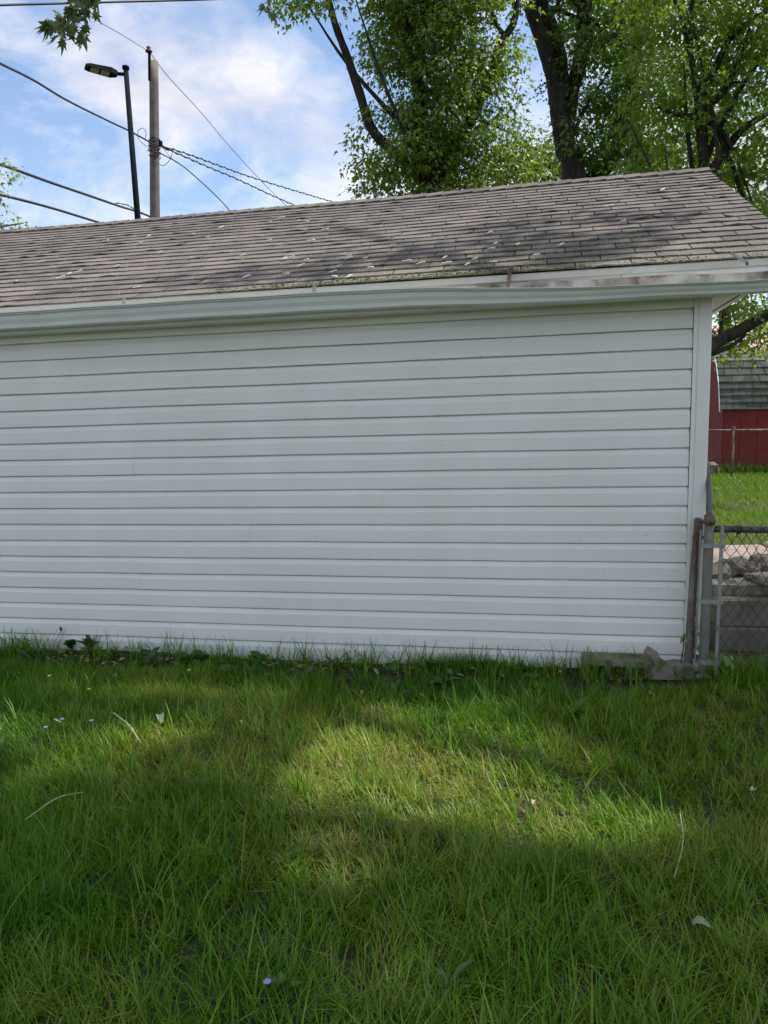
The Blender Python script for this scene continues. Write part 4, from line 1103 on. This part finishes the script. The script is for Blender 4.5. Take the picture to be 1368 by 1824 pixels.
for a0, b0, r0 in TUFTS:
    rp_ = G(a0, b0, HE + TAN * (b0 - TE)); h_ = g_.uniform(4.0, 5.2)
    cb_.append((rp_ + sunv * h_, (r0 * 1.3, r0 * 1.0, r0 * .6), 5.0))
V_, F_, T = foliage(cb_, 5.5, 30, .135, 88, .45, .5, LEAFS, keep)
mesh('crown', V_, F_, M['leaf_maple'], fm, tint=T)
# the hanging sprays in view: every leaf a piece of its own
MAPLE = np.array([(0, 0), (.10, .10), (.34, .02), (.26, .18), (.52, .34), (.30, .36), (.40, .62), (.56, .80), (.24, .66), (.16, .60), (.12, .82), (0, 1.22), (-.12, .82), (-.16, .60), (-.24, .66), (-.56, .80), (-.40, .62), (-.30, .36), (-.52, .34), (-.26, .18), (-.34, .02), (-.10, .10)])
MAPLE = MAPLE * np.array([.82, 1.0])
leaf_vars = []
for v_ in range(6):
    r_ = np.random.default_rng(v_)
    sh = MAPLE * (1 + r_.normal(0, .06, MAPLE.shape))
    z_ = -.30 * sh[:, 1] ** 2 - .30 * np.abs(sh[:, 0]) + r_.normal(0, .02, len(sh))
    Vl = np.column_stack([sh[:, 0], z_, -sh[:, 1]])       # hangs down along -Z
    n_ = len(sh); Vl = np.vstack([Vl, [[0, -.08, -.45]]])
    Fl = [(i, (i + 1) % n_, n_) for i in range(n_)]
    me = bpy.data.meshes.new('leaf'); fill(me, Vl, Fl)
    a_ = me.attributes.new('tint', 'FLOAT', 'POINT'); a_.data.foreach_set('value', np.full(n_ + 1, [.25, .45, .6, .8, .35, .95][v_], np.float32)); me.materials.append(M['leaf_near']); leaf_vars.append(me)
def hang(parent, pos, size, rz, tx, ty, var):
    o = link('leaf', leaf_vars[var % 6], parent, tuple(np.asarray(pos) - wloc(parent)))
    o.rotation_euler = (tx, ty, rz); o.scale = (size,) * 3
    return o
random.seed(17)
def spray(pts, dep, n_, size, spread):
    P = wpath([(a0, b0, dep) for a0, b0 in pts], 6)
    m_ = MB(); m_.tube(P, list(np.linspace(.006, .0015, len(P))), 5); m_.build('twig', M['barkpale'], fm)
    for i in range(n_):
        f_ = (i + random.random()) / n_; p = P[min(int(f_ * len(P)), len(P) - 1)]
        hang(fm, p + np.array([random.gauss(0, spread), random.gauss(0, spread), random.gauss(.01, spread * .4)]), size * random.uniform(.75, 1.15), random.uniform(-1.2, 1.2), random.uniform(-.5, .5), random.uniform(-.55, .55), random.randrange(6))
spray([(155, -60), (150, -10), (140, 35), (128, 66)], 4.4, 30, .088, .036)
spray([(150, -40), (132, 14), (104, 44), (98, 58)], 4.4, 28, .084, .034)
spray([(140, -40), (150, 0), (148, 30)], 4.4, 14, .08, .034)
spray([(470, -70), (474, -25), (478, 4), (486, 20)], 4.6, 10, .085, .026)
spray([(455, -60), (462, -25), (466, -8)], 4.6, 4, .08, .02)

# ------------------------------------------------------------------ grass
def vnoise(x, y, sc, seed):
    """smooth value noise on numpy arrays, 0..1"""
    g_ = np.random.default_rng(seed); tb = g_.random((64, 64))
    u_, v_ = x * sc + 17.3, y * sc + 9.1
    i, j = np.floor(u_).astype(int), np.floor(v_).astype(int); f_, h_ = u_ - i, v_ - j
    f_ = f_ * f_ * (3 - 2 * f_); h_ = h_ * h_ * (3 - 2 * h_)
    a0 = tb[i % 64, j % 64]; b0 = tb[(i + 1) % 64, j % 64]; c0 = tb[i % 64, (j + 1) % 64]; d0 = tb[(i + 1) % 64, (j + 1) % 64]
    return (a0 * (1 - f_) + b0 * f_) * (1 - h_) + (c0 * (1 - f_) + d0 * f_) * h_
def blades(x, y, h, w, az, lean, curl, tint, seg=3, z=None):
    n_ = len(x); base = np.stack([x, y, (zg(x, y) - .008) if z is None else z], -1)
    d_ = np.stack([np.cos(az), np.sin(az), np.zeros(n_)], -1); sdv = np.stack([-np.sin(az), np.cos(az), np.zeros(n_)], -1)
    V_ = np.empty((n_, 2 * seg + 1, 3)); T = np.empty((n_, 2 * seg + 1))
    for k_ in range(seg + 1):
        f_ = k_ / seg
        out_ = lean * f_ + curl * f_ ** 2.2
        up = f_ * np.sqrt(np.clip(1 - np.clip(lean + curl * f_ * .7, 0, .93) ** 2, .08, 1))
        c_ = base + d_ * (h * out_)[:, None]; c_[:, 2] += h * up
        ww = w * (1 - f_ ** 1.7 * .95) * (.75 + .25 * min(1, f_ * 4))
        if k_ < seg:
            V_[:, 2 * k_] = c_ - sdv * (ww / 2)[:, None]; V_[:, 2 * k_ + 1] = c_ + sdv * (ww / 2)[:, None]
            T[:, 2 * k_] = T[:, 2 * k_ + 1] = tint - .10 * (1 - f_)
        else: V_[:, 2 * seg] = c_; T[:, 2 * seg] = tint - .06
    k_ = 2 * seg + 1; b0 = (np.arange(n_) * k_)[:, None]
    quads = np.concatenate([b0 + np.array([2 * q, 2 * q + 1, 2 * q + 3, 2 * q + 2]) for q in range(seg - 1)])
    tris = b0 + np.array([2 * seg - 2, 2 * seg - 1, 2 * seg])
    return V_.reshape(-1, 3), quads, tris, np.clip(T, 0, 1).reshape(-1)
def grass_obj(name, parts_, label=None):
    Vs = []; Q = []; Tt = []; TT = []; b0 = 0
    for V_, q_, t_, T in parts_:
        Vs.append(V_); Q.append(q_ + b0); Tt.append(t_ + b0); TT.append(T); b0 += len(V_)
    V_ = np.concatenate(Vs); q_ = np.concatenate(Q); t_ = np.concatenate(Tt); T = np.concatenate(TT)
    me = bpy.data.meshes.new(name)
    lt = np.concatenate([q_.ravel(), t_.ravel()]).astype(np.int32)
    tot = np.concatenate([np.full(len(q_), 4), np.full(len(t_), 3)]).astype(np.int32)
    ls = np.concatenate([[0], np.cumsum(tot)[:-1]]).astype(np.int32)
    me.vertices.add(len(V_)); me.vertices.foreach_set('co', V_.astype(np.float32).ravel())
    me.loops.add(len(lt)); me.loops.foreach_set('vertex_index', lt)
    me.polygons.add(len(ls)); me.polygons.foreach_set('loop_start', ls); me.polygons.foreach_set('loop_total', tot)
    me.update(calc_edges=True)
    a_ = me.attributes.new('tint', 'FLOAT', 'POINT'); a_.data.foreach_set('value', T.astype(np.float32))
    me.materials.append(M['grass'])
    o = link(name, me)
    return tag(o, label, 'grass', kind='stuff')
def wall_y(x):   # y of the garage front wall (and the fence line) at x
    return O[1] + (O[0] - x) * (UX[1] / -UX[0])
g_ = np.random.default_rng(3)
# clumps
NCL = 20000
cx = g_.uniform(-3.9, 3.3, NCL); cy = g_.uniform(1.25, 5.5, NCL)
lim = np.where(cx < 1.75, wall_y(cx) - .05, 4.7)
ok = cy < lim; cx, cy = cx[ok], cy[ok]
# thin strip of bare soil along the wall
dw = np.where(cx < 1.75, wall_y(cx) - cy, 9)
ok = (dw > .10) | (g_.random(len(cx)) < .30); ok &= ~((dw < .42) & (vnoise(cx, cy, 3.0, 8) > .45) & (g_.random(len(cx)) < .85)); ok &= ~((cx > 1.0) & (cx < 1.9) & (cy > 3.97 + .03 * np.sin(cx * 9)) & (g_.random(len(cx)) < .92)); ok &= ~((cx > 1.85) & (cy > 4.3)); cx, cy = cx[ok], cy[ok]
per = g_.integers(7, 19, len(cx))
px_ = np.repeat(cx, per); py_ = np.repeat(cy, per); n_ = len(px_)
cl_t = np.repeat(g_.normal(0, .09, len(cx)), per); cl_h = np.repeat(g_.uniform(.72, 1.35, len(cx)), per); cl_a = np.repeat(g_.uniform(0, 6.283, len(cx)), per)
x = px_ + g_.normal(0, .022, n_); y = py_ + g_.normal(0, .022, n_)
dry = vnoise(x, y, 1.1, 1) * .6 + vnoise(x, y, 3.1, 2) * .4          # drier, thinner lawn in places
sunny = np.zeros(n_)  # sun patches painted into the tint, with shorter blades and more straw
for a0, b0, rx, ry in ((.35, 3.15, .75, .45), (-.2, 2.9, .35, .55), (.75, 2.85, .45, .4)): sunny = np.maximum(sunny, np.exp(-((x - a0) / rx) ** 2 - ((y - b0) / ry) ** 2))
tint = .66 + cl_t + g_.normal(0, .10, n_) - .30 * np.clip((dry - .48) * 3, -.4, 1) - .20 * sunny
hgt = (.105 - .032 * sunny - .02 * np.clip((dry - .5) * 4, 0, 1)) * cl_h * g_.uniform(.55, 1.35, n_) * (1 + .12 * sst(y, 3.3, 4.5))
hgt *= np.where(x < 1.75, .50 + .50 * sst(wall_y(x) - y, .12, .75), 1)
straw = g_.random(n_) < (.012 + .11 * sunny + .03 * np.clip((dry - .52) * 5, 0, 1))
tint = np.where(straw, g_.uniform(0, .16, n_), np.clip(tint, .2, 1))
hgt *= .62 + .76 * vnoise(x, y, 2.4, 21)
az = vnoise(x, y, 1.6, 22) * 9.0 + .8 * (cl_a - 3.14) + g_.normal(0, 1.0, n_)
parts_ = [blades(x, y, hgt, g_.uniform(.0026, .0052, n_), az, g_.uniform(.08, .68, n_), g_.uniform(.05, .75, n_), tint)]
# lying straw and thatch
n_ = 2200; x = g_.uniform(-3.8, 3.2, n_); y = g_.uniform(1.3, 4.9, n_); ok = y < np.where(x < 1.75, wall_y(x) - .06, 4.5); x, y = x[ok], y[ok]; n_ = len(x)
parts_.append(blades(x, y, g_.uniform(.05, .14, n_), g_.uniform(.002, .004, n_), g_.uniform(0, 6.28, n_), np.full(n_, .9), g_.uniform(-.1, .2, n_), g_.uniform(0, .2, n_), z=zg(x, y) + g_.uniform(.0, .05, n_)))
# longer, broader blades: scattered tufts and a fringe at the wall
tx = np.concatenate([g_.uniform(-3.2, 2.6, 420), g_.uniform(-3.5, 1.6, 170)]); ty = np.concatenate([g_.uniform(1.4, 4.4, 420), np.zeros(170)])
ty[420:] = wall_y(tx[420:]) - g_.uniform(.10, .30, 170)
ok = ty < np.where(tx < 1.7, wall_y(tx) - .03, 4.4); tx, ty = tx[ok], ty[ok]
per = g_.integers(4, 12, len(tx)); x = np.repeat(tx, per) + g_.normal(0, .02, per.sum()); y = np.repeat(ty, per) + g_.normal(0, .02, per.sum()); n_ = len(x)
parts_.append(blades(x, y, g_.uniform(.12, .24, n_), g_.uniform(.004, .0085, n_), g_.uniform(0, 6.28, n_), g_.uniform(.1, .4, n_), g_.uniform(.1, .6, n_), np.clip(g_.normal(.60, .14, n_), .25, 1), seg=4))
# very thick tuft low against the wall near the middle and left
for (a0, hh, k_) in ((.50, .14, 200), (-2.55, .17, 60), (-.35, .09, 110), (1.0, .10, 90), (-1.3, .08, 90), (-.9, .09, 100), (-2.0, .08, 90)):
    x = g_.normal(a0, .10, k_); y = wall_y(x) - .09 - np.abs(g_.normal(0, .05, k_))
    parts_.append(blades(x, y, g_.uniform(.6, 1.1, k_) * hh, g_.uniform(.003, .006, k_), g_.uniform(0, 6.28, k_), g_.uniform(.05, .4, k_), g_.uniform(0, .5, k_), np.clip(g_.normal(.66, .1, k_), .3, 1), seg=4))
grass_obj('lawn_grass', parts_, 'uneven green lawn grass with straw patches before the white wall')
# grass of the yard beyond the fence
n_ = 60000; x = g_.uniform(2.2, 10.5, n_); y = 6.0 + 11.2 * g_.random(n_) ** 1.3
pxx, pyy, _z = proj(np.stack([x, y, zg(x, y)], -1)); ok = (pxx > 1180) & (pxx < 1600); x, y = x[ok], y[ok]; n_ = len(x)
tn = np.clip(.42 + .16 * (vnoise(x, y, .9, 5) - .5) + g_.normal(0, .08, n_), .2, 1)
sc = 1 + (y - 6) / 9
grass_obj('yard_grass', [blades(x, y, g_.uniform(.05, .11, n_), g_.uniform(.006, .010, n_) * sc, g_.uniform(0, 6.28, n_), g_.uniform(.05, .4, n_), g_.uniform(0, .5, n_), tn, seg=2)], 'sunlit bright green grass of the yard beyond the fence')
# taller weeds at the shed foot
n_ = 1400; xx = g_.uniform(-.6, 3.0, n_); p = sb[None, :] + SX[None, :] * xx[:, None] - SY[None, :] * g_.uniform(.05, .3, n_)[:, None]
grass_obj('shed_weeds', [blades(p[:, 0], p[:, 1], g_.uniform(.12, .34, n_), g_.uniform(.012, .022, n_), g_.uniform(0, 6.28, n_), g_.uniform(.05, .4, n_), g_.uniform(0, .5, n_), np.clip(g_.normal(.55, .15, n_), .1, 1), seg=2)], 'ragged taller weeds along the foot of the red shed')

# ------------------------------------------------------------------ weeds, sprouts, litter
def oval_leaf(L_, w_, lobes=0, seed=0, seg=7):
    """leaf blade along +X with folded midrib, arching; returns verts, faces"""
    V_ = []; F_ = []
    for i in range(seg + 1):
        f_ = i / seg; ww = w_ * math.sin(math.pi * min(f_ * .92 + .04, 1)) ** .8
        if lobes: ww *= .62 + .38 * abs(math.sin(f_ * lobes * math.pi))
        zz = L_ * (.42 * f_ - .52 * f_ * f_)
        V_ += [(f_ * L_, -ww / 2, zz + ww * .16), (f_ * L_, 0, zz), (f_ * L_, ww / 2, zz + ww * .16)]
    for i in range(seg):
        a0 = i * 3; F_ += [(a0, a0 + 3, a0 + 4, a0 + 1), (a0 + 1, a0 + 4, a0 + 5, a0 + 2)]
    return np.array(V_), F_
LV = {}
def weed_leaf_mesh(kind, tn):
    key = (kind, tn)
    if key not in LV:
        L_, w_, lb_ = {'plantain': (1, .42, 0), 'dandelion': (1, .24, 5), 'round': (1, .95, 0), 'lance': (1, .27, 0), 'sprout': (1, .50, 0)}[kind]
        V_, F_ = oval_leaf(L_, w_, lb_)
        me = bpy.data.meshes.new('leaf'); fill(me, V_, F_, True)
        a_ = me.attributes.new('tint', 'FLOAT', 'POINT'); a_.data.foreach_set('value', np.full(len(V_), tn, np.float32)); me.materials.append(M['sprout' if kind == 'sprout' else 'weed']); LV[key] = me
    return LV[key]
def rosette(pos, kind, n_, size, label, up=.35, stem=0.0, seed=0, group=None, name='weed_plant', cat='weed'):
    rr = random.Random(seed); e_ = empty(name, tuple(pos), label, cat, group)
    if stem:
        m_ = MB(); m_.tube([pos + (0, 0, -.01), pos + (.01, 0, stem * .5), pos + (.0, .005, stem)], [.003, .0025, .0015], 5); m_.build('stem', M['weed'], e_)
    for i in range(n_):
        o = link('leaf', weed_leaf_mesh(kind, rr.choice([.3, .5, .7])), e_, (rr.uniform(-.01, .01), rr.uniform(-.01, .01), .01 + (stem * (i + 1) / n_ if stem else 0)))
        o.rotation_euler = (rr.uniform(-.25, .25), -up - rr.uniform(-.2, .35), 6.283 * i / n_ * (1 if not stem else 2.4) + rr.uniform(-.3, .3)); q_ = size * rr.uniform(.7, 1.15); o.scale = (q_, q_, q_)
    return e_
wl = [((130, 1158), 'round', 22, .085, 'bushy round-leaved weed against the wall near the left edge', .95, 0),
      ((160, 1160), 'lance', 24, .11, 'feathery weed just right of the bushy weed by the wall', .95, 0),
      ((478, 1168), 'plantain', 5, .11, 'upright broad dock leaf clump against the wall left of centre', .95, 0),
      ((330, 1188), 'plantain', 7, .12, 'broad plantain rosette near the wall in the left part', .55, 0),
      ((395, 1190), 'dandelion', 8, .13, 'jagged dandelion rosette near the wall left of centre', .5, 0),
      ((270, 1180), 'plantain', 7, .10, 'plantain rosette between the bushy weed and the broad plantain', .6, 0),
      ((600, 1195), 'dandelion', 7, .12, 'jagged dandelion rosette near the middle of the wall foot', .6, 0),
      ((60, 1185), 'dandelion', 9, .13, 'dandelion rosette at the left below the wall', .6, 0),
      ((30, 1215), 'plantain', 7, .11, 'broad-leaved rosette at the far left edge of the lawn', .55, 0),
      ((960, 1240), 'plantain', 6, .11, 'upright broad-leaved weed in the lawn below the cinder block', .8, 0),
      ((1030, 1290), 'plantain', 4, .12, 'pale broad leaf tuft in the right part of the lawn', .95, 0),
      ((1245, 1225), 'round', 9, .055, 'low round-leaved weed at the foot of the galvanised post', .5, .04),
      ((800, 1785), 'dandelion', 7, .085, 'small jagged rosette near the bottom edge of the lawn', .7, .03),
      ((510, 1775), 'plantain', 4, .07, 'small broad leaf pair near the bottom left of centre', .7, 0),
      ((705, 1245), 'dandelion', 7, .11, 'dandelion rosette in the grass below the middle of the wall', .6, 0)]
for i, (p, kd, k_, sz, lb_, up, stm) in enumerate(wl):
    rosette(ground_at(*p), kd, k_, sz, lb_, up, stm, 300 + i)
rw = random.Random(61)
for i in range(34):
    x = rw.uniform(-3.0, 1.0); y = float(wall_y(x)) - rw.uniform(.07, .42)
    rosette(np.array([x, y, gz(x, y)]), rw.choice(['plantain', 'dandelion', 'round', 'lance', 'plantain']), rw.randrange(4, 9), rw.uniform(.05, .105), 'small broad-leaved weed growing in the soil strip along the white wall', rw.uniform(.4, .9), 0, 700 + i, 'small weeds along the wall foot')
# vine sprouts round the posts
def sprout(px, py, dep, n_, size, label, seed, spread):
    rr = random.Random(seed); c_ = at(px, py, dep); e_ = empty('vine_sprout', (c_[0], c_[1], gz(c_[0], c_[1])), label, 'vine')
    b0 = np.array([c_[0] - .02, c_[1] + .03, gz(c_[0], c_[1])])
    m_ = MB(); m_.tube(curve([b0, (b0 + c_) / 2 + np.array([.01, 0, .02]), c_], 5), [.003] * 11, 5); m_.build('stem', M['weed'], e_)
    for i in range(n_):
        o = link('leaf', weed_leaf_mesh('sprout', [.4, .7, .9][i % 3]), e_, tuple(c_ + np.array([rr.gauss(0, spread), rr.gauss(0, .02), rr.gauss(0, spread)]) - wloc(e_)))
        a_ = rr.uniform(-2.6, -.5); o.rotation_euler = (rr.uniform(-.9, -.2), rr.uniform(.1, .9), a_); q_ = size * rr.uniform(.7, 1.15); o.scale = (q_, q_, q_)
sprout(1292, 1168, 4.12, 7, .075, 'bright green leaf sprig at the right foot of the galvanised post', 2, .022)
sprout(1219, 1130, 4.20, 4, .045, 'small bright sprig sticking out left of the rusty post', 3, .012)
sprout(1240, 1120, 4.32, 12, .055, 'green vine leaves in the gap between the two posts', 4, .035)
# dead flower stalk at the wall
b0 = ground_at(93, 1160); P = [b0, at(95, 1150, b0[1]), at(98, 1141, b0[1]), at(106, 1131, b0[1] - .01), at(109, 1124, b0[1] - .01), at(108, 1119, b0[1] - .01)]
e_ = empty('dead_stalk', tuple(b0), 'thin dead flower stalk standing against the wall at left', 'stalk')
m_ = MB(); m_.tube(curve(P, 4), .0028, 5); m_.build('stem', M['deadleaf'], e_)
m_ = MB(); m_.tube([P[-2], (P[-2] + P[-1]) / 2, P[-1], P[-1] + (0, 0, .012)], [.004, .009, .008, .002], 7); m_.build('seed_head', M['dark_gap'], e_)
# stick in the grass
a0 = ground_at(203, 1292) + (0, 0, .07); b0 = ground_at(251, 1338) + (0, 0, .045); m_ = MB(); m_.tube(curve([a0, (a0 + b0) / 2 + np.array([.012, 0, .008]), b0], 5), [.004] * 4 + [.0055] * 4 + [.003] * 3, 6, jit=.15)
tag(m_.build('stick', M['stick'], None, True, loc=tuple(a0)), 'pale dry stick lying in the grass at left', 'stick')
a0 = ground_at(1210, 1490) + (0, 0, .09); b0 = ground_at(1200, 1590) + (0, 0, .05); m_ = MB(); m_.tube(curve([a0, (a0 + b0) / 2 + np.array([.02, 0, .01]), b0], 5), .0022, 5)
tag(m_.build('dry_stem', M['stick'], None, True, loc=tuple(a0)), 'thin bent dry stem in the grass at the lower right', 'stem')
a0 = ground_at(48, 1500) + (0, 0, .09); b0 = ground_at(150, 1440) + (0, 0, .07); m_ = MB(); m_.tube(curve([a0, (a0 + b0) / 2 + np.array([0, .02, .02]), b0], 5), .0022, 5)
tag(m_.build('dry_stem', M['stick'], None, True, loc=tuple(a0)), 'thin dry stem lying across the grass at the left edge', 'stem')
# fallen leaves
random.seed(33)
def fallen(px, py, size, mat_, label, lift=.045):
    size *= .72
    p = ground_at(px, py) + (0, 0, lift)
    V_, F_ = oval_leaf(size, size * .55, 0, seg=6); V_[:, 2] += .25 * np.abs(V_[:, 1]) + size * .12 * np.sin(V_[:, 0] / size * 5)
    me = bpy.data.meshes.new('dead_leaf'); fill(me, V_, F_, True); me.materials.append(mat_)
    o = link('dead_leaf', me, None, tuple(p)); o.rotation_euler = (random.uniform(-.5, .5), random.uniform(-.6, .3), random.uniform(0, 6.28))
    tag(o, label, 'leaf', 'fallen leaves in the lawn')
for px, py, sz, mt, lb_ in ((285, 1290, .10, 'greyleaf', 'pale green fallen leaf right of the stick'), (660, 1208, .09, 'greyleaf', 'long pale fallen leaf below the middle of the wall'), (955, 1448, .05, 'stick', 'small straw-coloured leaf right of centre in the lawn'),
                            (1232, 1672, .08, 'greyleaf', 'pale grey leaf at the lower right of the lawn'), (745, 1255, .06, 'deadleaf', 'small brown leaf in the grass near the middle'), (1158, 1252, .05, 'deadleaf', 'small pinkish-brown leaf in the grass below the posts'),
                            (1345, 1428, .06, 'stick', 'curled straw-coloured leaf at the right edge of the lawn'), (205, 1215, .06, 'deadleaf', 'brown dead leaf on the soil by the wall at left'), (650, 1245, .06, 'deadleaf', 'brown dead leaf left of centre below the wall'), (828, 1318, .05, 'stick', 'pale curled leaf at the edge of the sunlit patch'),
                            (1168, 1196, .07, 'stick', 'pale curled leaf before the broken concrete'), (1215, 1200, .07, 'greyleaf', 'crumpled pale leaf between concrete and galvanised post'), (90, 1305, .08, 'greyleaf', 'pale leaf near the left edge among violets'), (432, 1305, .05, 'greyleaf', 'small pale leaf in the grass at left of centre')):
    fallen(px, py, sz, M[mt], lb_)
# leaf litter on the soil strip
random.seed(44); m_ = MB()
for _ in range(420):
    x = random.uniform(-3.4, 1.5); y = float(wall_y(x)) - abs(random.gauss(.12, .10)) - .03; z = gz(x, y) + random.uniform(.005, .03); a_ = random.uniform(0, 6.28); s_ = random.uniform(.012, .035)
    d_ = np.array([math.cos(a_), math.sin(a_), random.uniform(-.4, .4)]) * s_; e2 = np.array([-math.sin(a_), math.cos(a_), random.uniform(-.5, .5)]) * s_ * .4; c_ = np.array([x, y, z])
    m_.add([c_ - d_, c_ + e2, c_ + d_, c_ - e2 + (0, 0, .006)], [(0, 1, 2), (0, 2, 3)])
tag(m_.build('leaf_litter', M['deadleaf']), 'brown leaf litter on the soil strip along the wall', 'leaf litter', kind='stuff')
# small flowers
def flower(px, py, mat_, label, n_=9, size=.012, h_=.10):
    p = ground_at(px, py); e_ = empty('wild_flower', tuple(p), label, 'flower'); t_ = p + (0, 0, h_)
    m_ = MB(); m_.tube([p, t_], .0015, 5); m_.build('stem', M['weed'], e_)
    m_ = MB()
    for i in range(n_):
        a_ = 6.283 * i / n_; d_ = np.array([math.cos(a_), math.sin(a_), .25]) * size; w_ = np.array([-math.sin(a_), math.cos(a_), 0]) * size * .35
        m_.add([t_, t_ + d_ * .6 - w_, t_ + d_, t_ + d_ * .6 + w_], [(0, 1, 2, 3)])
    m_.build('petals', mat_, e_)
for px, py, mt, lb_ in ((160, 1258, 'yellow', 'tiny yellow flower in the grass near the left of the wall'), (90, 1232, 'yellow', 'tiny yellow flower close to the left edge'), (338, 1222, 'yellow', 'tiny yellow flower left of centre near the wall'), (113, 1315, 'violet', 'small pale violet flower at left in the lawn'), (84, 1330, 'violet', 'small violet flower nearest the left edge'), (165, 1318, 'violet', 'small violet flower above the stick'), (478, 1812, 'violet', 'small violet flower at the bottom edge')):
    flower(px, py, M[mt], lb_)
